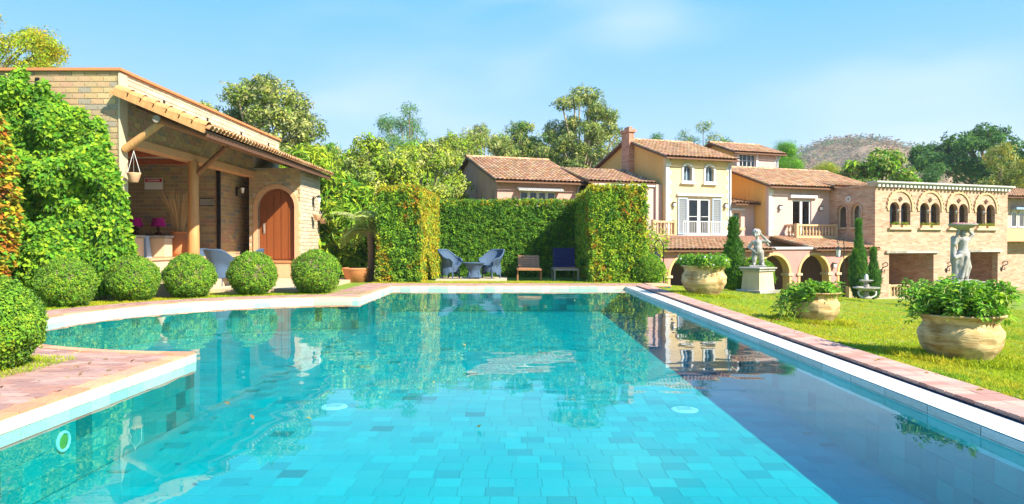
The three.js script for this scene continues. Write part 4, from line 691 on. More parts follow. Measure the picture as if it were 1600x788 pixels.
const pickC = (list, r) => vary(list[Math.floor(r() * list.length)], r);
const G = {
  box: [[0.14, 0.32, 0.014], [0.2, 0.38, 0.016], [0.1, 0.25, 0.012], [0.28, 0.42, 0.02]],
  hedge: [[0.06, 0.18, 0.012], [0.1, 0.26, 0.014], [0.18, 0.35, 0.015], [0.26, 0.42, 0.02]],
  red: [[0.46, 0.13, 0.015], [0.5, 0.22, 0.015], [0.42, 0.3, 0.015]],
  gold: [[0.44, 0.4, 0.012], [0.36, 0.4, 0.015], [0.46, 0.34, 0.01]],
  vine: [[0.12, 0.32, 0.012], [0.2, 0.4, 0.014], [0.08, 0.24, 0.01], [0.3, 0.47, 0.018]],
  olive: [[0.25, 0.33, 0.04], [0.34, 0.39, 0.07], [0.16, 0.25, 0.03], [0.46, 0.48, 0.16]],
  lime: [[0.36, 0.5, 0.02], [0.46, 0.54, 0.03], [0.26, 0.42, 0.02]],
  dark: [[0.05, 0.15, 0.03], [0.08, 0.2, 0.035], [0.12, 0.25, 0.035]],
  bluish: [[0.1, 0.27, 0.12], [0.16, 0.32, 0.1], [0.24, 0.38, 0.06]],
  fresh: [[0.17, 0.42, 0.02], [0.25, 0.48, 0.025], [0.13, 0.34, 0.02]],
  amber: [[0.4, 0.32, 0.03], [0.34, 0.31, 0.03], [0.22, 0.25, 0.025]],
  cypress: [[0.06, 0.2, 0.02], [0.1, 0.26, 0.02], [0.15, 0.33, 0.02]],
};
const LF = {
  small: leafCluster(1, 9, 0.042, 0.024, 0.03), tiny: leafCluster(2, 9, 0.032, 0.02, 0.026),
  hedge: leafCluster(3, 8, 0.074, 0.034, 0.05), vine: leafCluster(4, 8, 0.1, 0.07, 0.07, { droop: 0.3 }),
  broad: leafCluster(5, 10, 0.2, 0.09, 0.2, { droop: 0.2 }), long: leafCluster(6, 10, 0.3, 0.075, 0.2, { droop: 0.6 }),
  feather: leafCluster(7, 16, 0.17, 0.05, 0.24), big: leafCluster(8, 8, 0.4, 0.17, 0.3, { droop: 0.15 }),
  fine: leafCluster(9, 22, 0.11, 0.03, 0.2, { droop: 0.3 }), sprig: leafCluster(10, 7, 0.062, 0.026, 0.045, { up: 0.9 }), needle: leafCluster(12, 14, 0.13, 0.035, 0.06, { up: 1.2, droop: -1.1 }),
};

// clipped balls of box round the pool bay
function boxBall(x, d, rad, label, n = 2450, leaf = LF.tiny) {
  const y = ground(x, d), o = thing('box_ball', label, 'shrub', [x, y, -d], 0, 'clipped box balls round the pool'), r = rng(Math.round(x * 100 + d * 37)), pts = [], sq = 0.94, wob = (a, b) => 1 + 0.05 * Math.sin(a * 2 + x) * Math.cos(b * 3 + d) + 0.03 * Math.sin(a * 5 + b * 5 + x);
  const core = new THREE.SphereGeometry(rad * 0.9, 32, 20); core.scale(1, sq, 1).translate(0, rad * sq * 0.96, 0); part('inner_twigs', [core], MT.twigs, o); part('stem', [cyl(0.06, 0.05, rad * 0.6, 0, -0.05, 0, 8)], MT.bark, o);
  for (let i = 0; i < n; i++) { const u = r() * 2 - 1, a = r() * 6.283, s = Math.sqrt(1 - u * u), k = rad * (0.92 + 0.09 * r() + (r() < 0.05 ? 0.07 * r() : 0)) * wob(a, u * 2), yy = u * k * sq + rad * sq * 0.96; if (yy < 0.02) continue; pts.push([s * Math.cos(a) * k, yy, s * Math.sin(a) * k, 0.8 + 0.5 * r(), ...pickC(G.box, r), undefined, undefined, [s * Math.cos(a), u + 0.25, s * Math.sin(a)]]); }
  scatter('foliage', leaf, pts, o);
}
boxBall(-4.88, 6.4, 0.475, 'largest box ball at the picture edge on the near brick deck', 4500);
boxBall(-8.32, 13.0, 0.49, 'box ball in front of the climbing plant, leftmost of the far row');
boxBall(-7.84, 14.4, 0.5, 'box ball below the porch steps, second of the far row');
boxBall(-7.03, 15.15, 0.52, 'box ball left of the wicker chairs, third of the far row');
boxBall(-6.0, 16.05, 0.53, 'box ball half hiding the wicker chairs, fourth of the far row');
boxBall(-4.68, 16.5, 0.56, 'box ball below the arched door corner, fifth of the far row');
boxBall(4.0, 21.4, 0.52, 'shaded box ball beside the hedge wing and the stone urn', 2400, LF.small);
boxBall(7.3, 21.5, 0.58, 'box ball behind the cherub pedestal', 2400, LF.small);

// clipped hedge round the sitting place: three things
function hedgeBlock(name, label, x0, x1, d0, d1, h, cols, { top, patch, sunny } = {}) {
  const cx = (x0 + x1) / 2, cd = (d0 + d1) / 2, y0 = ground(cx, cd), o = thing(name, label, 'hedge', [cx, y0, -cd], 0, 'clipped hedge of the sitting place'), r = rng(Math.round(cx * 91 + cd * 13)), pts = [], W = x1 - x0, D = d1 - d0;
  part('inner_twigs', [box(W - 0.3, h - 0.2, D - 0.3, 0, h / 2 - 0.1, 0)], MT.twigs, o);
  const dens = 390;
  const bulge = (a, b) => 0.05 * (fbm(a * 1.3 + 40, b * 1.3 + 40, 4096, 3, Math.round(cx * 3 + 50)) - 0.5) * 2;
  const colAt = (a, b, onTop) => { const p = fbm(a * 0.9 + 30, b * 0.9 + 60, 4096, 3, 7); if (patch && p + 0.16 * r() > patch) return r() < 0.5 ? pickC(cols, r) : vary(r() < 0.35 ? G.red[Math.floor(r() * 3)] : G.gold[Math.floor(r() * 3)], r); if (onTop && r() < (top ?? 0.4)) return vary(G.gold[Math.floor(r() * 3)], r); return pickC(cols, r); };
  const face = (len, hh, put, nrm, part2 = 1, gold = false) => { for (let i = 0; i < len * hh * dens * part2; i++) { const a = r() * len, b = r() * hh, q = -0.1 + 0.16 * r() * r() + bulge(a, b); const p = put(a, b, q); pts.push([...p.slice(0, 3), 0.75 + 0.55 * r(), ...(gold && r() < 0.75 ? vary(G.gold[Math.floor(r() * 3)], r) : colAt(a + p[0] * 0.1, b, b > hh - 0.16)), undefined, undefined, nrm]); } };
  face(W, h, (a, b, q) => [a - W / 2, b, D / 2 + q], [0, 0.35, 1]); face(D, h, (a, b, q) => [W / 2 + q, b, a - D / 2], [1, 0.35, 0], cx > 2 ? 0.25 : 0.8, sunny); face(D, h, (a, b, q) => [-W / 2 - q, b, a - D / 2], [-1, 0.35, 0], cx > 2 ? 0.7 : 0.22);  // sunny: sunlight on the right face is painted in as gold leaves
  for (let i = 0; i < W * D * 110; i++) { const a = (r() - 0.5) * W, b = (r() - 0.5) * D, q = r(); pts.push([a, h - 0.06 + 0.14 * q * q + bulge(a, b), b, 0.8 + 0.6 * r(), ...colAt(a, b + 9, true)]); }
  scatter('foliage', LF.hedge, pts, o);
}
hedgeBlock('hedge_wing', 'tall hedge wing with red shoots left of the wicker chairs', -4.12, -2.86, 21.1, 26.2, 2.88, G.hedge, { top: 0.8, patch: 0.68, sunny: true });
hedgeBlock('hedge', 'long back hedge behind the wicker chairs and loungers', -2.9, 2.4, 26.3, 27.6, 2.9, G.hedge.slice(0, 3), { top: 0.3 });
hedgeBlock('hedge_wing', 'tall hedge wing with yellow tips right of the navy lounger', 2.28, 3.95, 21.1, 26.2, 2.9, [...G.hedge, ...G.lime], { top: 0.7, patch: 0.7 });

// climbing plant on the pavilion and the red leaved shrub at the edge
{
  const o = thing('climbing_plant', 'dense bright green climber covering the pavilion front wall', 'climber', [-10, 0, -14.8]), r = rng(99), pts = [];
  const topAt = (px) => { const k = [[-60, 118], [28, 118], [50, 128], [62, 150], [95, 168], [130, 196], [152, 228], [168, 270], [176, 320], [182, 370], [186, 420]]; for (let i = 0; i + 1 < k.length; i++) if (px <= k[i + 1][0]) return lerp(k[i][1], k[i + 1][1], clamp((px - k[i][0]) / (k[i + 1][0] - k[i][0]), 0, 1)); return 460; };
  for (let i = 0; i < 13800; i++) {
    const px = -60 + 246 * r(), x = (px - 805) / 1100 * 14.5, yt = 1.15 - (topAt(px) + 26 * (fbm(px / 9 + 9, 3, 4096, 3, 12) - 0.5) * 2 - 381) / 1100 * 14.5, y = r() * yt; if (y < 0.15 || yt < 0.2) continue;
    const e = Math.min(1, (yt - y) / 0.9) * Math.min(1, (188 - px) / 36), lump = smoothstep(fbm(x * 1.9 + y * 0.8 + 50, y * 1.7 - x * 0.7 + 60, 4096, 4, 14), 0.3, 0.72), z = 14.95 - (0.12 + 0.75 * e) * (0.3 + 0.9 * lump) * (0.7 + 0.3 * r());
    pts.push([x + 10, y, -(z - 14.8), 0.65 + 0.55 * r(), ...pickC(G.vine, r), undefined, undefined, [0.3, 0.55, 1]]);
  }
  scatter('foliage', LF.vine, pts, o);
  for (let k = 0; k < 5; k++) { const x = -1.9 + k * 0.8; part('stem', [tube([[x, -0.05, -0.1], [x + 0.1, 0.7, 0], [x - 0.1, 1.5, -0.12], [x + 0.1, 2.3, -0.15]], 0.035)], MT.bark, o); }
  part('inner_twigs', [box(3.0, 2.3, 0.25, -0.4, 1.25, -0.1), box(1.3, 0.9, 0.2, -1.2, 2.8, -0.12)], MT.twigs, o);
  const s = thing('red_leaf_shrub', 'shrub with red and yellow new leaves at the picture edge', 'shrub', [-10.25, 0, -13.3]), sp = [], r2 = rng(55);
  for (let i = 0; i < 4200; i++) { const a = r2() * 6.283, u = r2(), y = 0.3 + 3.35 * r2(), k = (0.2 + 0.42 * Math.sin(clamp(y / 3.7, 0, 1) * Math.PI) ** 0.6) * (0.6 + 0.4 * Math.sqrt(u)) * (0.8 + 0.4 * fbm(a * 2 + 9, y * 2, 4096, 2, 5)); sp.push([Math.cos(a) * k, y, Math.sin(a) * k, 0.8 + 0.6 * r2(), ...vary(r2() < 0.34 ? G.red[Math.floor(r2() * 3)] : r2() < 0.75 ? G.gold[Math.floor(r2() * 3)] : G.vine[0], r2)]); }
  scatter('foliage', LF.vine, sp, s); part('stem', [bar([0, -0.05, 0], [0.1, 2.2, 0], 0.05, 0.02)], MT.bark, s);
}

// trees: crown as clumps of leaves on limbs
function tree(name, label, x, d, base, top, rx, o = {}) {
  const { rz = rx, cols = G.olive, leaf = LF.broad, n = 1500, clumps = 16, clumpR = 0.36, low = 0.35, bark = MT.bark, trunk = 0.22, lean: ln = 0, scale = 1, flatTop = 0, limbs = true, group = 'trees beyond the garden', category = 'tree' } = o;
  const g = thing(name, label, category, [x, base, -d], 0, group), r = rng(Math.round(x * 131 + d * 17 + top * 7)), H = top - base, pts = [], wood = [], centers = [];
  const c0 = H * low, ry = (H - c0) / 2, cy = c0 + ry;
  for (let i = 0; i < clumps; i++) { const a = r() * 6.283, u = r() * 2 - 1, k = 0.45 + 0.5 * Math.cbrt(r()), s = Math.sqrt(1 - u * u) * k; let y = cy + u * k * ry * (1 - clumpR * 0.5); if (flatTop) y = H - (H - y) * (1 - flatTop); centers.push([s * Math.cos(a) * rx + ln * (y / H), y, s * Math.sin(a) * rz, clumpR * (0.7 + 0.6 * r())]); }
  centers.push([ln * 0.9, H - clumpR * ry * 0.8, 0, clumpR * 0.8]);
  const R0 = Math.min(rx, ry * 1.2), per = Math.round(n / centers.length);
  for (const [a, b, c, q] of centers) for (let i = 0; i < per; i++) { const t = r() * 6.283, u = r() * 2 - 1, k = R0 * q * (0.35 + 0.65 * Math.cbrt(r())) * (0.75 + 0.5 * r()), s = Math.sqrt(1 - u * u); pts.push([a + s * Math.cos(t) * k * 1.15, b + u * k * (flatTop ? 0.55 : 0.85), c + s * Math.sin(t) * k * 1.15, scale * (0.7 + 0.6 * r()), ...pickC(cols, r), undefined, undefined, [s * Math.cos(t), u * 0.8 + 0.45, s * Math.sin(t)]]); }
  scatter('crown', leaf, pts, g);
  const fork = [ln * 0.3, c0 * 0.9 + 0.15 * H, 0];
  wood.push(tube([[0, -0.3, 0], [ln * 0.1 + 0.06, fork[1] * 0.5, 0.05], fork], trunk * 0.8, 7));
  if (limbs) for (const [a, b, c] of centers) wood.push(tube([fork, [lerp(fork[0], a, 0.4), lerp(fork[1], b, 0.55), c * 0.4], [a, b, c]], trunk * 0.22, 5, 6));
  part('trunk', [new THREE.CylinderGeometry(trunk * 0.75, trunk * 1.25, fork[1] + 0.3, 9).translate(ln * 0.12, fork[1] / 2 - 0.15, 0), ...wood], bark, g);
  return g;
}
const at = (px, d) => (px - 805) / 1100 * d, up = (py, d) => 1.15 - (py - 381) / 1100 * d;
const T3 = (name, label, px, d, top, halfPx, o) => tree(name, label, at(px, d), d, ground(at(px, d), d), up(top, d), halfPx / 1100 * d, o);
// left: behind the pavilion and towards the hedge
T3('broadleaf_tree', 'large pale olive tree rising behind the pavilion roof', 400, 36, 116, 100, { cols: [...G.olive, [0.28, 0.3, 0.14]], n: 3600, clumps: 60, clumpR: 0.21, low: 0.3, bark: MT.paleBark, trunk: 0.3 });
T3('broadleaf_tree', 'bushy mango tree close behind the pavilion end wall', 470, 29, 228, 78, { cols: G.lime, leaf: LF.long, n: 2800, clumps: 30, clumpR: 0.34, low: 0.05, trunk: 0.2 });
T3('leafy_bush', 'drooping long leaved bush between pavilion and potted palm', 528, 26, 262, 50, { cols: [...G.lime, ...G.vine], leaf: LF.long, n: 2400, clumps: 22, clumpR: 0.36, low: 0.02, trunk: 0.1, category: 'bush' });
T3('broadleaf_tree', 'low olive tree above the left hedge wing', 590, 34, 212, 74, { cols: G.olive.concat(G.lime), n: 3000, clumps: 46, clumpR: 0.23, low: 0.06, bark: MT.paleBark });
T3('feathery_tree', 'airy bluish tree with thin twigs against the sky above the hedge wing', 640, 52, 160, 58, { cols: G.bluish, leaf: LF.feather, n: 900, clumps: 30, clumpR: 0.2, low: 0.42, trunk: 0.16 });
T3('broadleaf_tree', 'rounded yellow green tree behind the left hedge corner', 668, 40, 214, 66, { cols: G.lime.concat(G.olive), n: 3000, clumps: 46, clumpR: 0.23, low: 0.05, bark: MT.paleBark });
T3('broadleaf_tree', 'spreading olive tree above the pink house gable', 752, 60, 186, 62, { cols: G.olive, n: 3000, clumps: 50, clumpR: 0.22, low: 0.12, bark: MT.paleBark, trunk: 0.3 });
T3('broadleaf_tree', 'dense olive tree behind the pink roof ridge', 822, 62, 180, 56, { cols: G.olive.concat(G.dark), n: 2800, clumps: 46, clumpR: 0.22, low: 0.12, trunk: 0.3 });
T3('broadleaf_tree', 'tallest tree with open crown and pale trunk behind the low wing', 905, 60, 126, 68, { cols: [...G.olive, [0.1, 0.18, 0.06]], n: 4100, clumps: 64, clumpR: 0.21, low: 0.2, bark: MT.paleBark, trunk: 0.34 });
T3('broadleaf_tree', 'low bright tree filling the gap beneath the tallest tree', 880, 66, 200, 66, { cols: G.lime.concat(G.olive), n: 2200, clumps: 26, clumpR: 0.3, low: 0.1 });
T3('broadleaf_tree', 'low green tree behind the left hedge, nearest the pink gable', 705, 50, 226, 50, { cols: G.dark.concat(G.lime), n: 2000, clumps: 22, clumpR: 0.32, low: 0.05 });
T3('broadleaf_tree', 'shadowy tree between the olive trees and the bluish tree', 560, 48, 222, 80, { cols: G.dark.concat(G.olive), n: 2000, clumps: 26, clumpR: 0.3, low: 0.05 });
T3('broadleaf_tree', 'olive tree filling the skyline left of the pink gable', 706, 58, 204, 64, { cols: G.lime.concat(G.olive), n: 2600, clumps: 40, clumpR: 0.24, low: 0.1, bark: MT.paleBark });
T3('broadleaf_tree', 'bright tree closing the skyline between two olive trees', 790, 70, 202, 60, { cols: G.lime.concat(G.olive), n: 2200, clumps: 36, clumpR: 0.24, low: 0.15 });
T3('broadleaf_tree', 'lime tree above the potted palm beside the pavilion', 545, 38, 236, 70, { cols: G.lime, n: 2600, clumps: 34, clumpR: 0.26, low: 0.05 });
T3('broadleaf_tree', 'mid green tree on the skyline beside the pavilion roof end', 520, 46, 216, 60, { cols: G.vine.concat(G.olive), n: 1500, clumps: 34, clumpR: 0.26, low: 0.1 });
T3('broadleaf_tree', 'mid green tree at the foot of the airy bluish tree', 632, 47, 214, 58, { cols: G.vine.concat(G.lime), n: 1500, clumps: 34, clumpR: 0.26, low: 0.1 });
T3('broadleaf_tree', 'mid green tree joining the tallest tree to the pink roof', 858, 64, 190, 50, { cols: G.vine.concat(G.olive), n: 1300, clumps: 30, clumpR: 0.26, low: 0.15 });
T3('overhanging_tree', 'tree reaching sunny lime sprays over the pavilion wall top', -20, 20.5, 22, 118, { cols: G.lime.concat(G.gold), leaf: LF.feather, n: 1500, clumps: 46, clumpR: 0.14, low: 0.62, trunk: 0.1, scale: 0.55 });
// right: behind the villa
T3('feathery_tree', 'thin leafed tree tips over the yellow house roof ridge', 1098, 62, 188, 46, { cols: G.bluish.concat(G.olive), leaf: LF.feather, n: 700, clumps: 20, clumpR: 0.22, low: 0.5, trunk: 0.15 });
T3('small_tree', 'tiny bluish tree top beside the yellow house chimney roof', 1026, 66, 206, 16, { cols: G.bluish, leaf: LF.feather, n: 200, clumps: 8, clumpR: 0.4, low: 0.7, trunk: 0.1 });
T3('light_green_tree', 'fresh bright green tree right of the rear house', 1232, 62, 206, 36, { cols: G.fresh, leaf: LF.fine, n: 2600, clumps: 22, clumpR: 0.36, low: 0.1 });
T3('yellow_bamboo', 'yellow green bamboo clump between fresh green tree and hill', 1290, 66, 238, 34, { cols: [...G.gold, ...G.lime], leaf: LF.fine, n: 1500, clumps: 16, clumpR: 0.36, low: 0.1 });
T3('frangipani_tree', 'large leaved tree above the brick house roof tiles', 1372, 56, 232, 62, { cols: [...G.vine, ...G.olive], leaf: LF.big, n: 1300, clumps: 26, clumpR: 0.24, low: 0.35, bark: MT.paleBark });
T3('rain_tree', 'dark spreading umbrella tree on the skyline above brick cornice', 1545, 84, 200, 104, { cols: G.dark, leaf: LF.big, n: 2600, clumps: 34, clumpR: 0.22, low: 0.35, flatTop: 0.35, trunk: 0.5, scale: 1.15 });
T3('amber_tree', 'amber and olive tree behind the brick house right corner', 1562, 58, 214, 58, { cols: G.amber.concat(G.olive), n: 2800, clumps: 30, clumpR: 0.28, low: 0.1 });
T3('dark_tree', 'dark green tree low between large leaved tree and umbrella tree', 1462, 70, 246, 48, { cols: G.dark, n: 1500, clumps: 18, clumpR: 0.3, low: 0.1 });
// undergrowth that closes the gaps between the trunks
{
  const r = rng(404), pts = [];
  for (let i = 0; i < 9000; i++) { const px = 430 + 610 * r(), d = 30 + 44 * r(), x = at(px, d), gy = ground(x, d), h = (1.6 + 2.6 * fbm(px / 40, d / 9, 4096, 3, 44)); if (vd(-20.4, 5) < d && px > 690 && d < 52) continue; pts.push([x, gy + r() * h, -d, 0.8 + 0.8 * r(), ...pickC(r() < 0.5 ? G.olive : G.lime, r)]); }
  for (let i = 0; i < 7000; i++) { const px = 1040 + 620 * r(), d = 60 + 40 * r(), x = at(px, d), gy = -2, h = 2 + 5 * fbm(px / 40, d / 9, 4096, 3, 45); pts.push([x, gy + r() * h, -d, 1 + 0.8 * r(), ...pickC(r() < 0.6 ? G.olive : G.dark, r)]); }
  const o = scatter('undergrowth', LF.broad, pts, scene, MT.leaf, 'stuff'); tag(o, 'tangled undergrowth between the trees behind the garden', 'undergrowth');
  const hp = [], r2 = rng(405);
  for (let i = 0; i < 9000; i++) { const x = -380 + 960 * r2(), t = r2(), d = 335 + 190 * t, bump = (c, w, k) => k * Math.exp(-(((x - c) / w) ** 2)); const h = 22 + bump(232, 62, 48) + bump(360, 90, 34) + bump(120, 70, 22) + bump(560, 90, 44), e = h * Math.sin(Math.min(1, ((d - 330) / 260) * 1.4) * Math.PI / 2); hp.push([x, -2 + e * 0.99 + 1.2, -d, 7 + 9 * r2(), ...vary(r2() < 0.3 ? [0.12, 0.2, 0.06] : r2() < 0.6 ? [0.3, 0.19, 0.1] : [0.24, 0.2, 0.1], r2)]); }
  const hw = scatter('hillside_woods', LF.feather, hp, scene, MT.leaf, 'stuff'); tag(hw, 'dry brown woodland covering the far hill', 'woodland');
}
// cypresses
function cypress(x, d, h, w, label) {
  const y = ground(x, d), o = thing('cypress', label, 'cypress', [x, y, -d], 0, 'cypresses'), r = rng(Math.round(x * 57 + d)), pts = [];
  for (let i = 0; i < 2400; i++) { const t = r(), k = w * Math.pow(Math.sin(Math.min(1, t * 1.15 + 0.12) * Math.PI), 0.8) * (t > 0.6 ? (1 - t) / 0.4 * 0.85 + 0.06 : 1) * (0.75 + 0.45 * fbm(t * 7 + x, r() * 3, 4096, 2, 3)), a = r() * 6.283, q = 0.55 + 0.45 * Math.sqrt(r()); pts.push([Math.cos(a) * k * q, 0.08 + t * h, Math.sin(a) * k * q, 0.8 + 0.7 * r(), ...pickC(G.cypress, r)]); }
  scatter('crown', LF.needle, pts, o); part('trunk', [cyl(0.07, 0.02, h * 0.9, 0, -0.05, 0, 7)], MT.bark, o); part('inner_twigs', [new THREE.ConeGeometry(w * 0.55, h * 0.85, 10).translate(0, h * 0.48, 0)], MT.twigs, o);
}
cypress(at(1146, 21.5), 21.5, 2.0, 0.25, 'cypress beside the cherub statue');
cypress(at(1341, 34), 34, 3.6, 0.37, 'tall cypress in front of the arcade');
cypress(at(1364, 34.4), 34.4, 2.3, 0.28, 'shorter cypress beside the brick house corner');

// potted palm and trough
{
  const x = at(556, 21.6), o = thing('terracotta_trough', 'terracotta tub under the palm beside the hedge wing', 'planter', [x, -0.03, -21.6]);
  part('tub', [lathe([[0.001, 0], [0.3, 0], [0.42, 0.38], [0.45, 0.4], [0.45, 0.44], [0.4, 0.44], [0.38, 0.36], [0.001, 0.34]], 26)], MT.terracotta, o); part('soil', [cyl(0.38, 0.38, 0.02, 0, 0.345, 0, 20)], MT.soil, o);
  const p = thing('palm', 'small fan of arching palm fronds beside the hedge wing', 'palm', [at(578, 22.4), -0.03, -22.4]), r = rng(64);
  part('trunk', [tube([[0, -0.05, 0], [0.04, 0.8, 0], [0, 1.62, 0]], 0.11, 9)], MT.bark, p);
  for (let k = 0; k < 22; k++) { const a = k * 2.4 + r(), l = 0.8 + 0.45 * r(), lift = 0.2 + 0.75 * r(), gs = [], f = (t) => [Math.cos(a) * l * t, 1.6 + lift * t * 1.6 - 0.85 * t * t * (0.8 + 0.3 * l), Math.sin(a) * l * t]; gs.push(tube([0, 0.33, 0.66, 1].map(f), 0.012, 4)); for (let i = 2; i < 18; i++) for (const s of [-1, 1]) { const t = i / 18, b = f(t), len = 0.42 * Math.sin(t * 2.6 + 0.3), q = [b[0] - Math.sin(a) * s * len + Math.cos(a) * len * 0.5, b[1] - 0.12 * len - 0.05, b[2] + Math.cos(a) * s * len + Math.sin(a) * len * 0.5]; const gg = new THREE.BufferGeometry(); gg.setAttribute('position', new THREE.Float32BufferAttribute([b[0], b[1], b[2], lerp(b[0], q[0], 0.5) + 0.02, lerp(b[1], q[1], 0.5) + 0.03, lerp(b[2], q[2], 0.5), ...q, b[0] + 0.05 * Math.cos(a), b[1] - 0.01, b[2] + 0.05 * Math.sin(a), b[0], b[1], b[2], ...q], 3)); gg.computeVertexNormals(); gs.push(gg); } part('frond', gs, frondMat(), p); }
}
function frondMat() { return frondMat.m ??= M('palm_frond', [0.42, 0.5, 0.1], { transmission: 0.35, roughness: 1 }); }

// ------------------------------------------------------------------ garden furniture
function chairShell(inner) {                            // tub chair: the shell runs round the back and drops to the arms at the open front
  const nA = 40, nY = 9, P = [], U = [], I = [], span2 = 2.25;
  for (let i = 0; i <= nA; i++) {
    const a = lerp(-span2, span2, i / nA), k = Math.abs(a) / span2, top = lerp(0.92, 0.64, smoothstep(k, 0.25, 0.85)) - 0.1 * smoothstep(k, 0.9, 1), foot = 0.1 + 0.13 * Math.cos(a * 4) ** 2 * 0 + (Math.abs(Math.sin(a * 2)) < 0.5 ? 0.02 : 0.1);
    for (let j = 0; j <= nY; j++) { const t = j / nY, y = lerp(foot, top, t), r = 0.27 + 0.05 * Math.cos(t * 3.1) * (t < 0.5 ? 1 : 0) + 0.14 * smoothstep(t, 0.35, 1) - (inner ? 0.03 : 0) + (t === 1 && !inner ? 0.02 : 0); P.push(Math.sin(a) * r * 1.02, y, -Math.cos(a) * r); U.push(a * 0.3, y); }
  }
  for (let i = 0; i < nA; i++) for (let j = 0; j < nY; j++) { const q = i * (nY + 1) + j; I.push(q, q + 1, q + nY + 2, q, q + nY + 2, q + nY + 1); }
  const g = new THREE.BufferGeometry(); g.setAttribute('position', new THREE.Float32BufferAttribute(P, 3)); g.setAttribute('uv', new THREE.Float32BufferAttribute(U, 2)); g.setIndex(I); g.computeVertexNormals();
  return g;
}
function chairRim() { const pts = []; for (let i = 0; i <= 30; i++) { const a = lerp(-2.25, 2.25, i / 30), k = Math.abs(a) / 2.25, top = lerp(0.92, 0.64, smoothstep(k, 0.25, 0.85)) - 0.1 * smoothstep(k, 0.9, 1); pts.push([Math.sin(a) * 0.405, top, -Math.cos(a) * 0.395]); } return tube(pts, 0.028, 8, 60); }
function wickerChair(x, d, turn, label, y = -0.03) {
  const o = thing('wicker_chair', label, 'chair', [x, y, -d], turn, 'blue grey wicker tub chairs');
  part('shell', [chairShell(false), chairShell(true)], MT.wicker, o, { ownUV: true }); part('rim', [chairRim()], MT.wicker, o);
  part('seat', [new THREE.CylinderGeometry(0.27, 0.27, 0.07, 28).translate(0, 0.4, 0.02)], MT.wicker, o); part('apron', [new THREE.CylinderGeometry(0.28, 0.25, 0.18, 20, 1, true, -0.75, 1.5).translate(0, 0.3, 0.02)], MT.wicker, o);
  for (const [a, b] of [[-0.2, -0.2], [0.2, -0.2], [-0.22, 0.2], [0.22, 0.2]]) part('leg', [bar([a, 0, b], [a * 0.92, 0.4, b * 0.92], 0.022, 0.03, 8)], MT.wicker, o);
}
wickerChair(at(704, 22.7), 22.7, 1.15, 'wicker tub chair seen from its side next to the hedge wing', 0.03);
wickerChair(at(768, 22.8), 22.8, -0.75, 'wicker tub chair open to the pool beyond the low wicker table', 0.03);
wickerChair(at(320, 19.3), 19.3, 0.9, 'wicker tub chair farthest back beside the porch steps', 0.07);
wickerChair(at(345, 18.2), 18.2, 2.75, 'wicker tub chair with its back to the pool between two box balls', 0.07);
wickerChair(at(387, 19.5), 19.5, -1.3, 'wicker tub chair mostly hidden behind a box ball', 0.07);
{
  const o = thing('wicker_table', 'low octagonal wicker table between two tub chairs', 'table', [at(741, 22.5), 0.03, -22.5]);
  part('skirt', [lathe([[0.26, 0.06], [0.2, 0.2], [0.22, 0.32], [0.34, 0.49]], 8).rotateY(0.39)], MT.wicker, o); part('table_top', [lathe([[0.001, 0.52], [0.36, 0.52], [0.375, 0.505], [0.36, 0.49], [0.001, 0.49]], 24)], MT.wicker, o);
  for (let k = 0; k < 4; k++) part('leg', [bar([0.24 * Math.cos(k * 1.57 + 0.78), 0, 0.24 * Math.sin(k * 1.57 + 0.78)], [0.19 * Math.cos(k * 1.57 + 0.78), 0.24, 0.19 * Math.sin(k * 1.57 + 0.78)], 0.02, 0.03)], MT.wicker, o);
  struct('patio_slab', [span(-7.45, -5.0, -0.12, 0.06, -17.0, -22.2)], MT.creamStep);
  const t = struct('terrace_slab', [span(at(683, 22.4), at(792, 22.4), -0.12, 0.03, -21.9, -23.7)], MT.creamStep); void t;
}
function lounger(x, d, label, sling) {
  const o = thing('sun_lounger', label, 'lounger', [x, -0.03, -d]), W = 0.74;
  const f = part('frame', [box(0.05, 0.05, 1.9, -W / 2, 0.36, -0.55), box(0.05, 0.05, 1.9, W / 2, 0.36, -0.55), box(W, 0.05, 0.05, 0, 0.36, 0.4), box(W, 0.05, 0.05, 0, 0.36, -1.5)], (sling ? MT.steel : MT.loungerWood), o); void f;
  for (const [a, b] of [[-W / 2, 0.3], [W / 2, 0.3], [-W / 2, -1.35], [W / 2, -1.35]]) part('leg', [box(0.045, 0.35, 0.045, a, 0.175, b)], (sling ? MT.steel : MT.loungerWood), o);
  for (let i = 0; i < 11; i++) part('seat_slat', [cbox(W - 0.06, 0.022, 0.085, 0, 0.396, 0.35 - i * 0.1, 0.005)], MT.teak, o);
  const an = sling ? 1.2 : 0.85, len = sling ? 0.68 : 0.5, back = new THREE.Group(); back.name = 'backrest'; back.position.set(0, 0.4, -0.72); back.rotation.x = an; o.add(back);
  part('stile', [box(0.05, 0.04, len, -W / 2 + 0.04, 0, -len / 2)], (sling ? MT.steel : MT.loungerWood), back); part('stile', [box(0.05, 0.04, len, W / 2 - 0.04, 0, -len / 2)], (sling ? MT.steel : MT.loungerWood), back);
  if (sling) for (let i = 0; i < 6; i++) part('fabric_strap', [box(W - 0.02, 0.028, len / 6 - 0.006, 0, 0.012, -(i + 0.5) * len / 6)], MT.navy, back);
  else for (let i = 0; i < 5; i++) part('back_slat', [cbox(W - 0.08, 0.022, 0.09, 0, 0.02, -(i + 0.5) * len / 5, 0.005)], MT.teak, back);
  part('prop', [bar([-0.25, 0.36, -1.2], [-0.25, 0.4 + len * 0.6 * Math.sin(an), -0.74 - len * 0.6 * Math.cos(an)], 0.015), bar([0.25, 0.36, -1.2], [0.25, 0.4 + len * 0.6 * Math.sin(an), -0.74 - len * 0.6 * Math.cos(an)], 0.015)], (sling ? MT.steel : MT.loungerWood), o);
}
MT.loungerWood = M('warm_brown_wood', [0.42, 0.19, 0.075], { map: T.wood, roughness: 0.6 });
lounger(at(827, 22.6), 22.6, 'teak slatted sun lounger with raised wooden back', false);
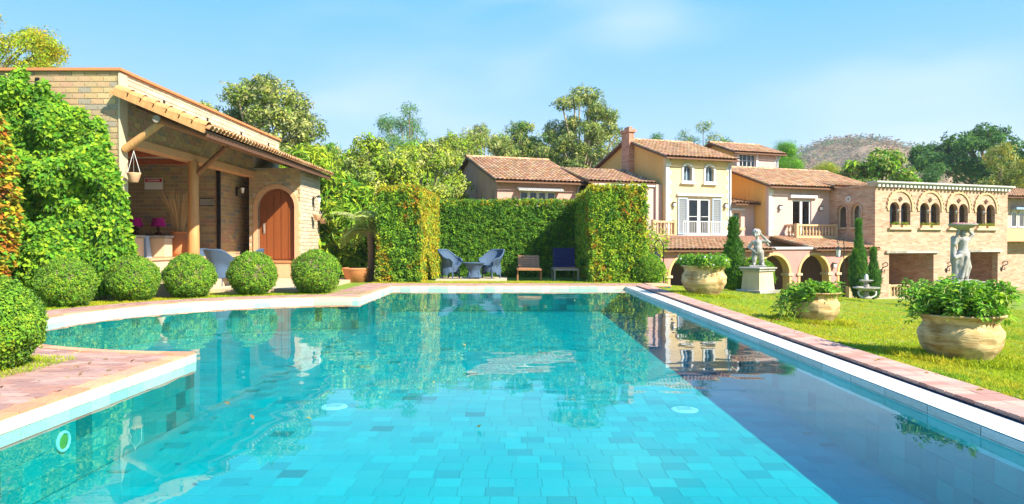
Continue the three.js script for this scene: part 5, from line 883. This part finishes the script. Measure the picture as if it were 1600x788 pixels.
lounger(at(884, 22.6), 22.6, 'sun lounger with tall navy fabric back in the hedge shade', true);

// stoneware urns with trailing plants along the lawn
function urn(x, d, w, h, label, plantLabel, style, seed) {
  const y = ground(x, d) - 0.03, o = thing('stone_urn', label, 'urn', [x, y, -d], seed, 'ochre stoneware urns on the lawn'), R = w / 2, r = rng(seed);
  const prof = [[0.001, 0], [0.5, 0], [0.56, 0.03], [0.72, 0.16], [0.9, 0.36], [0.97, 0.52], [0.95, 0.66], [0.88, 0.78], [0.86, 0.86], [0.93, 0.94], [1, 0.97], [1.0, 1], [0.94, 1.0], [0.84, 0.95], [0.8, 0.84], [0.001, 0.82]].map(([a, b]) => new THREE.Vector2(a * R, b * h));
  const curve = new THREE.SplineCurve(prof), g = new THREE.LatheGeometry(curve.getPoints(60), 48), p = g.attributes.position;
  for (let i = 0; i < p.count; i++) { const px = p.getX(i), py = p.getY(i), pz = p.getZ(i), a = Math.atan2(pz, px), k = 1 + 0.02 * Math.sin(a * 2 + seed) + 0.014 * Math.sin(py * 40 + 0.9 * Math.sin(a * 3 + seed)) + 0.035 * (fbm(Math.cos(a) * 3 + 20, py * 9 + Math.sin(a) * 3 + 20, 4096, 3, seed) - 0.5); p.setXYZ(i, px * k, py, pz * k); }
  g.computeVertexNormals();
  { const uv = g.attributes.uv; for (let i = 0; i < uv.count; i++) uv.setXY(i, uv.getX(i) * Math.PI * w, uv.getY(i) * h * 1.6); }
  part('body', [g], MT.amphora, o, { ownUV: true }); part('soil', [new THREE.CylinderGeometry(R * 0.82, R * 0.82, 0.02, 24).translate(0, h * 0.9, 0)], MT.soil, o);
  const pl = thing('trailing_plant', plantLabel, 'plant', [x, y + h * 0.9, -d], 0, 'plants in the stoneware urns'), pts = [], stems = [], fl = [];
  for (let k = 0; k < style.stems; k++) {
    const a = r() * 6.283, lowSide = Math.max(0, -Math.cos(a) - 0.6) * (style.side > 2 ? 1.4 : 0), l = style.len * (0.6 + 0.6 * r()) * (1 + (style.side ?? 0) * Math.max(0, -Math.cos(a) - 0.45) * 1.8), q0 = R * 0.75 * Math.sqrt(r()), rise = style.rise * (0.5 + 0.9 * r()), fall = style.fall * r() + lowSide * (0.3 + 0.7 * r()), f = (t) => [Math.cos(a) * (q0 + l * t), rise * Math.sin(t * 2.2) - fall * t * t, Math.sin(a) * (q0 + l * t)];
    stems.push(tube([0, 0.35, 0.7, 1].map(f), 0.005, 3, 6));
    for (let i = 0; i < 8; i++) { const p2 = f(0.15 + 0.85 * i / 7); pts.push([p2[0] + (r() - 0.5) * 0.07, p2[1] + (r() - 0.3) * 0.06, p2[2] + (r() - 0.5) * 0.07, 0.7 + 0.6 * r(), ...pickC([...G.fresh, ...G.vine], r)]); }
    if (r() < style.flowers) { const e = f(1); fl.push(new THREE.IcosahedronGeometry(0.022, 0).translate(e[0], e[1] + 0.05, e[2])); }
  }
  scatter('leaves', LF.sprig, pts, pl); part('stems', stems, frondMat(), pl); if (fl.length) part('flowers', fl, MT.white, pl);
}
urn(at(1100, 16.6), 16.6, 1.06, 0.76, 'ochre stone urn farthest along the lawn, beside the cypress and cherub', 'low sprigs with white flowers in the farthest urn', { stems: 150, len: 0.28, rise: 0.22, fall: 0.05, flowers: 0.3 }, 5);
urn(at(1274, 11.2), 11.2, 0.74, 0.52, 'middle ochre stone urn on the lawn, trailing plant on one side', 'trailing plant spilling from the middle urn to the grass', { stems: 90, len: 0.1, rise: 0.16, fall: 0.2, side: 3.2, flowers: 0.05 }, 6);
urn(at(1500, 7.5), 7.5, 0.82, 0.54, 'nearest and largest looking ochre stone urn on the lawn', 'bushy light green plant crowning the nearest urn', { stems: 120, len: 0.2, rise: 0.3, fall: 0.16, side: 0.4, flowers: 0.04 }, 9);

// ------------------------------------------------------------------ statues
function body(bones, lo, hi, cell, k = 0.03) {          // smooth union of tapered capsules and ellipsoids, meshed
  const size = Math.ceil(Math.max(hi[0] - lo[0], hi[1] - lo[1], hi[2] - lo[2]) / cell), mc = new MarchingCubes(size, new THREE.MeshBasicMaterial(), true, false, 160000), half = size / 2, S = size * cell / 2, c = lo.map((v, i) => (v + hi[i]) / 2);
  mc.isolation = 0;
  for (let z = 0; z < size; z++) for (let y = 0; y < size; y++) for (let x = 0; x < size; x++) {
    const p = [(x - half) / half * S + c[0], (y - half) / half * S + c[1], (z - half) / half * S + c[2]]; let D = 1e3;
    for (const b of bones) {
      const [A, B, r0, r1] = b, ab = [B[0] - A[0], B[1] - A[1], B[2] - A[2]], ap = [p[0] - A[0], p[1] - A[1], p[2] - A[2]], L = ab[0] ** 2 + ab[1] ** 2 + ab[2] ** 2 || 1e-9, t = clamp((ap[0] * ab[0] + ap[1] * ab[1] + ap[2] * ab[2]) / L, 0, 1);
      const dd = Math.hypot(ap[0] - ab[0] * t, ap[1] - ab[1] * t, ap[2] - ab[2] * t) - lerp(r0, r1, t), h = Math.max(0, k - Math.abs(D - dd)) / k; D = Math.min(D, dd) - h * h * k / 4;
    }
    mc.field[x + y * size + z * size * size] = -D;
  }
  mc.update();
  const g = new THREE.BufferGeometry(), n = mc.count ?? mc.geometry.drawRange.count;
  const P = mc.positionArray.slice(0, n * 3); for (let i = 0; i < P.length; i++) P[i] = P[i] * S + c[i % 3];
  g.setAttribute('position', new THREE.BufferAttribute(P, 3)); g.setAttribute('normal', new THREE.BufferAttribute(mc.normalArray.slice(0, n * 3), 3));
  const v = mergeVertices(g, 1e-5); v.computeVertexNormals(); return v.toNonIndexed();
}
function hand(w, dir, r = 0.02) { const out = [[w, [w[0] + dir[0] * 0.05, w[1] + dir[1] * 0.05, w[2] + dir[2] * 0.05], r * 1.1, r * 1.2]]; for (let i = 0; i < 4; i++) { const s = (i - 1.5) * 0.017; out.push([[w[0] + dir[0] * 0.06 + s, w[1] + dir[1] * 0.06, w[2] + dir[2] * 0.06], [w[0] + dir[0] * 0.1 + s, w[1] + dir[1] * 0.1 - 0.01, w[2] + dir[2] * 0.1], 0.008, 0.007]); } out.push([[w[0] - 0.02, w[1], w[2]], [w[0] - 0.045 + dir[0] * 0.05, w[1] + dir[1] * 0.05, w[2] + dir[2] * 0.05], 0.009, 0.008]); return out; }
{
  const x = at(1184, 20), d = 20, y = ground(x, d), o = thing('pedestal', 'square cream stone pedestal under the cherub', 'pedestal', [x, y, -d], 0.55);
  part('base', [cbox(0.84, 0.1, 0.84, 0, 0.05, 0, 0.015)], MT.stone, o); part('shaft', [frustum(0.4, 0.45, 0.52).translate(0, 0.36, 0)], MT.creamStep, o); part('cap', [cbox(0.66, 0.07, 0.66, 0, 0.655, 0, 0.015), cbox(0.74, 0.05, 0.74, 0, 0.715, 0, 0.015)], MT.stone, o);
  const s = thing('cherub_statue', 'weathered stone cherub with bent arms standing on the pedestal', 'statue', [x, y + 0.74, -d], -0.35);
  const b = [
    [[-0.1, 0.1, 0.02], [-0.095, 0.22, 0.05], 0.05, 0.06], [[-0.095, 0.22, 0.05], [-0.08, 0.4, 0.01], 0.062, 0.09], [[0.11, 0.1, -0.05], [0.1, 0.22, -0.01], 0.05, 0.06], [[0.1, 0.22, -0.01], [0.075, 0.4, 0], 0.062, 0.09],
    [[-0.105, 0.075, 0.1], [-0.1, 0.085, 0], 0.028, 0.042], [[0.12, 0.075, 0.03], [0.11, 0.085, -0.07], 0.028, 0.042],
    [[-0.05, 0.43, 0], [0.05, 0.43, 0], 0.105, 0.105], [[0, 0.47, 0.03], [0, 0.52, 0.035], 0.118, 0.116], [[0, 0.56, 0.01], [0, 0.68, 0.005], 0.105, 0.11], [[-0.08, 0.71, 0], [0.09, 0.73, 0], 0.058, 0.058], [[0, 0.73, 0], [-0.02, 0.84, 0.015], 0.045, 0.045],
    [[-0.04, 0.95, 0.02], [-0.04, 0.965, 0.02], 0.104, 0.104], [[-0.06, 0.9, 0.07], [-0.065, 0.9, 0.075], 0.058, 0.055], [[-0.03, 0.905, 0.09], [-0.1, 0.905, 0.075], 0.034, 0.034], [[-0.075, 0.945, 0.118], [-0.082, 0.915, 0.13], 0.011, 0.017], [[-0.05, 0.968, 0.108], [-0.105, 0.968, 0.09], 0.016, 0.016], [[-0.078, 0.872, 0.12], [-0.075, 0.868, 0.118], 0.017, 0.017],
    [[-0.13, 0.71, 0], [-0.245, 0.56, -0.02], 0.048, 0.04], [[-0.245, 0.56, -0.02], [-0.1, 0.45, 0.12], 0.039, 0.028], [[0.13, 0.73, 0], [0.27, 0.72, 0.01], 0.05, 0.042], [[0.27, 0.72, 0.01], [0.1, 0.9, -0.02], 0.04, 0.03],
    [[0.2, 0.72, -0.1], [0.29, 0.6, -0.13], 0.045, 0.022], [[0.24, 0.76, -0.1], [0.33, 0.7, -0.13], 0.035, 0.018], [[0.1, 0.05, -0.14], [0.11, 0.38, -0.12], 0.075, 0.05],
    ...hand([-0.1, 0.45, 0.12], [0.7, -0.5, 0.1], 0.016), ...hand([0.1, 0.9, -0.02], [-0.6, 0.5, 0.1], 0.016),
  ];
  for (let i = 0; i < 34; i++) { const a = i * 2.4, q = i / 34, yy = 0.955 + 0.115 * q, rr = 0.112 * Math.sqrt(Math.max(0, 1 - (q * 0.97) ** 2)), z = Math.sin(a) * rr; if (z > 0.06 && q < 0.3) continue; b.push([[-0.04 + Math.cos(a) * rr, yy, 0.01 + z], [-0.04 + Math.cos(a) * rr, yy + 0.008, 0.01 + z], 0.024, 0.022]); }
  part('figure', [body(b, [-0.4, -0.02, -0.35], [0.4, 1.16, 0.35], 0.012, 0.016)], MT.statue, s); part('plinth', [cbox(0.44, 0.05, 0.4, 0, 0.025, -0.01, 0.01)], MT.statue, s);
}
{
  const d = 18, x = at(1503, d), y = ground(x, d), o = thing('pedestal', 'grey stone pedestal behind the nearest urn plant', 'pedestal', [x, y, -d], 0.2);
  part('base', [cbox(0.9, 0.14, 0.9, 0, 0.07, 0, 0.02)], MT.stone, o); part('shaft', [cbox(0.6, 0.5, 0.6, 0, 0.385, 0, 0.02)], MT.stone, o); part('cap', [cbox(0.8, 0.07, 0.8, 0, 0.67, 0, 0.015), cbox(1.0, 0.06, 0.8, 0, 0.735, 0, 0.015)], MT.stone, o);
  const sy = y + 0.765, s = thing('woman_statue', 'stone statue of a draped woman bearing a shallow bowl', 'statue', [x, sy, -d], 0.1);
  const b = [
    [[-0.09, 0.03, 0.02], [-0.1, 0.42, 0.03], 0.06, 0.085], [[0.08, 0.04, 0], [0.12, 0.36, 0.03], 0.055, 0.08], [[0.12, 0.36, 0.03], [0.06, 0.66, 0], 0.08, 0.1], [[-0.1, 0.42, 0.03], [-0.05, 0.68, 0], 0.09, 0.11], [[-0.08, 0.03, 0.1], [-0.09, 0.05, 0], 0.032, 0.045], [[0.09, 0.03, 0.09], [0.08, 0.05, -0.02], 0.032, 0.045],
    [[-0.04, 0.68, 0], [0.05, 0.68, 0], 0.125, 0.125], [[0, 0.72, 0], [0, 0.86, 0], 0.12, 0.1], [[0, 0.86, 0], [0, 1.03, 0.01], 0.1, 0.12], [[-0.1, 1.06, 0], [0.1, 1.06, 0], 0.07, 0.07], [[0, 1.06, 0], [0, 1.16, 0.01], 0.048, 0.045], [[0, 1.2, 0.02], [0, 1.23, 0.02], 0.078, 0.078], [[0, 1.2, 0.08], [0, 1.21, 0.085], 0.035, 0.03], [[0, 1.24, -0.06], [0, 1.2, -0.08], 0.05, 0.045],
    [[0.14, 1.06, 0], [0.25, 1.18, 0.02], 0.055, 0.045], [[0.25, 1.18, 0.02], [0.12, 1.31, 0.02], 0.043, 0.034], [[-0.14, 1.06, 0], [-0.24, 0.94, 0.02], 0.055, 0.05], [[-0.24, 0.94, 0.02], [-0.15, 1.27, 0.03], 0.04, 0.035],
    [[-0.2, 1.1, -0.08], [-0.2, 0.5, -0.06], 0.06, 0.08], [[-0.18, 0.55, -0.02], [-0.15, 0.05, -0.04], 0.09, 0.1], [[0.02, 0.62, 0.12], [-0.1, 0.1, 0.1], 0.045, 0.05], [[0.08, 0.6, 0.1], [0.02, 0.14, 0.06], 0.035, 0.05], [[-0.26, 0.6, 0.06], [-0.14, 0.64, 0.08], 0.06, 0.05],
    ...hand([0.12, 1.31, 0.02], [-0.5, 0.6, 0.1], 0.017), ...hand([-0.15, 1.27, 0.03], [0.3, 0.8, 0.1], 0.017),
  ];
  part('figure', [body(b, [-0.38, -0.02, -0.25], [0.38, 1.42, 0.25], 0.0145, 0.022)], MT.statue, s); part('plinth', [cbox(0.52, 0.05, 0.4, 0, 0.022, 0.01, 0.01)], MT.statue, s);
  const w = thing('stone_bowl', 'shallow stone bowl of pink flowers carried on the woman statue', 'bowl', [x, sy + 1.3, -d]); part('bowl', [lathe([[0.001, 0], [0.1, 0], [0.16, 0.04], [0.3, 0.1], [0.33, 0.13], [0.33, 0.16], [0.29, 0.155], [0.15, 0.1], [0.001, 0.09]], 28)], MT.stone, w);
  const r = rng(31); part('flowers', [...Array(40)].map(() => { const a = r() * 6.28, q = 0.27 * Math.sqrt(r()); return new THREE.IcosahedronGeometry(0.022, 0).translate(Math.cos(a) * q, 0.155 + 0.025 * r(), Math.sin(a) * q); }), M('pink_petals', [0.5, 0.2, 0.22]), w, { kind: 'stuff' });
}
{ // tiered fountain in front of the cypresses
  const d = 33, x = at(1353, d), o = thing('stone_fountain', 'small tiered stone fountain with white finial by the cypresses', 'fountain', [x, ground(x, d), -d]); o.scale.setScalar(0.85);
  part('foot', [lathe([[0.001, 0], [0.28, 0], [0.3, 0.08], [0.16, 0.18], [0.13, 0.36], [0.2, 0.44], [0.001, 0.44]], 20)], MT.stone, o); part('lower_basin', [lathe([[0.1, 0.42], [0.4, 0.5], [0.66, 0.58], [0.7, 0.62], [0.69, 0.66], [0.62, 0.63], [0.2, 0.54], [0.001, 0.53]], 28)], MT.stone, o);
  part('stem', [lathe([[0.16, 0.53], [0.1, 0.62], [0.17, 0.74], [0.1, 0.86], [0.12, 0.92], [0.001, 0.92]], 16)], MT.stone, o); part('upper_basin', [lathe([[0.08, 0.9], [0.28, 0.96], [0.36, 1.02], [0.36, 1.05], [0.3, 1.04], [0.001, 0.98]], 24)], MT.stone, o); part('finial', [lathe([[0.001, 0.98], [0.09, 0.98], [0.11, 1.1], [0.09, 1.3], [0.04, 1.36], [0.001, 1.38]], 14)], MT.white, o);
  for (const e of [-1, 1]) part('side_scroll', [tube([[e * 0.2, 0.08, 0.1], [e * 0.42, 0.2, 0.14], [e * 0.48, 0.4, 0.1], [e * 0.3, 0.5, 0.06]], 0.05)], MT.white, o);
}
function hookLamp(px, d, top, label) {
  const x = at(px, d), y = ground(x, d), H = up(top, d) - y, s = 0.26, o = thing('hook_lamp', label, 'lamp post', [x, y, -d], 0, 'iron lanterns on crook poles');
  part('pole', [tube([[0, -0.1, 0], [0, H * 0.6, 0], [0, H - 0.3, 0], [-0.05, H - 0.08, 0], [-s * 0.6, H, 0], [-s - 0.04, H - 0.12, 0], [-s, H - 0.34, 0]], 0.02, 6, 60)], MT.iron, o);
  const l = part('lantern', [new THREE.ConeGeometry(0.17, 0.16, 6).translate(-s, H - 0.46, 0), cyl(0.11, 0.13, 0.03, -s, H - 0.92, 0, 6), ...[...Array(6)].map((_, k) => bar([-s + 0.1 * Math.cos(k * 1.047), H - 0.9, 0.1 * Math.sin(k * 1.047)], [-s + 0.13 * Math.cos(k * 1.047), H - 0.54, 0.13 * Math.sin(k * 1.047)], 0.009))], MT.iron, o);
  part('lantern_glass', [cyl(0.085, 0.115, 0.34, -s, H - 0.89, 0, 6)], MT.lampGlass, l);
}
hookLamp(1318, 33.5, 372, 'iron lantern on a crook pole left of the tall cypress'); hookLamp(1037, 24, 375, 'iron lantern on a crook pole above the shaded box ball');

// flowers in the brick house window troughs
{
  const r = rng(71);
  for (const [i, c] of [1.87, 4.18, 6.48, 8.78].entries()) { const o = thing('window_flowers', ['yellow flowers on the brick house sill nearest the cypress', 'yellow flowers on the second brick house sill', 'yellow flowers on the sill behind the statue bowl', 'yellow flowers on the sill farthest from the cypress'][i], 'flowers', [vx(c, -0.02), 2.2, -vd(c, -0.02)], TH, 'flowers on the brick house sills'), pts = []; for (let k = 0; k < 70; k++) pts.push([(r() - 0.5) * 1.4, 0.02 + 0.14 * r(), (r() - 0.5) * 0.16, 0.7 + 0.5 * r(), ...vary(r() < 0.5 ? [0.45, 0.36, 0.02] : G.fresh[0], r)]); scatter('blooms', LF.sprig, pts, o); }
}
// ------------------------------------------------------------------ grass on the lawn
{
  const r = rng(900), blade = []; for (let i = 0; i < 9; i++) { const a = r() * 6.283, l = 0.02 + 0.02 * r(), t = 0.02 + 0.02 * r(), w = 0.0035, ox = (r() - 0.5) * 0.06, oz = (r() - 0.5) * 0.06; const g = new THREE.BufferGeometry(); g.setAttribute('position', new THREE.Float32BufferAttribute([ox - Math.sin(a) * w, 0, oz + Math.cos(a) * w, ox + Math.sin(a) * w, 0, oz - Math.cos(a) * w, ox + Math.cos(a) * t, l, oz + Math.sin(a) * t], 3)); g.computeVertexNormals(); blade.push(g); }
  const geo = merged(blade), pts = [], cols = [[0.28, 0.4, 0.012], [0.36, 0.44, 0.014], [0.46, 0.44, 0.02], [0.2, 0.34, 0.012]];
  const add = (x, d, s) => { const k = fbm(x * 0.8 + 30, d * 0.8, 4096, 3, 17), c = vary(cols[clamp(Math.floor(k * 4.4 - 0.3 + 0.8 * (r() - 0.5)), 0, 3)], r); pts.push([x, ground(x, d) - 0.004, -d, s, ...c, r() * 6.28, (r() - 0.5) * 0.4]); };
  for (let i = 0; i < 118000; i++) { const d = 1.8 * Math.pow(26 / 1.8, r()), w = 0.9 * d + 3.5, t = r(), x = 3.74 + w * t; add(x, d, 0.7 + 0.7 * r()); }
  for (let i = 0; i < 9000; i++) { const a = Math.PI / 2 + Math.PI * r(), q = 4.76 + 0.9 * r(), x = BC[0] + q * Math.cos(a), d = BC[1] + q * Math.sin(a); if (d > 8.2) add(x, d, 0.8 + 0.9 * r()); }
  for (let i = 0; i < 6000; i++) { const a = r() * 6.283, q = 0.95 * Math.sqrt(r()), x = -4.95 + q * Math.cos(a), d = 6.2 + q * Math.sin(a); if (x < -4.25 - 0.25 * fbm(d * 3, 2, 4096, 2, 3) && !inPool(x, d, 0.2)) add(x, d, 1 + 1.2 * r()); }
  for (const [x, d, w] of [[at(1500, 7.5), 7.5, 0.55], [at(1274, 11.2), 11.2, 0.5], [at(1100, 16.6), 16.6, 0.6]]) for (let i = 0; i < 900; i++) { const a = r() * 6.283, q = w * (0.6 + 0.7 * r()); add(x + Math.cos(a) * q, d + Math.sin(a) * q * 0.8, 1.4 + 1.6 * r()); }
  for (let i = 0; i < 5000; i++) add(-4.3 + 8.4 * r(), 20.45 + 1.3 * r(), 0.9 + 0.8 * r());
  const o = scatter('grass', geo, pts, scene, MT.grassBlade, 'stuff'); tag(o, 'sunlit mown grass of the lawn and borders', 'grass');
}
{
  const r = rng(1234), pts = [], g = leafCluster(77, 1, 0.06, 0.03, 0.0, { up: 1.1 });
  const put = (x, d, y) => pts.push([x, y + 0.006, -d, 0.6 + 0.8 * r(), ...vary(r() < 0.5 ? [0.3, 0.17, 0.05] : [0.4, 0.34, 0.06], r), r() * 6.28, (r() - 0.5) * 0.3]);
  for (let i = 0; i < 420; i++) { const d = 4 + 16 * r(), x = 3.5 + 7 * r(); put(x, d, x < 3.72 ? 0.004 : ground(x, d) + 0.015); }
  for (let i = 0; i < 46; i++) { const d = 2.5 + 4.6 * r(); put(-4.5 + 0.95 * r(), d, 0.002); }
  for (let i = 0; i < 26; i++) { const d = 4.5 + 13 * r(); put(-2.8 + 5.6 * r(), d, WATER); }
  const o = scatter('fallen_leaves', g, pts, scene, MT.leaf, 'stuff'); tag(o, 'dry leaves scattered on lawn, paving and water', 'leaves');
}
scene.fog = new THREE.FogExp2(new THREE.Color().setRGB(0.78, 0.86, 1), 0.0003);
scene.traverse((o) => { if (o.isMesh) { o.castShadow = true; o.receiveShadow = true; } });
renderer.render(scene, camera);
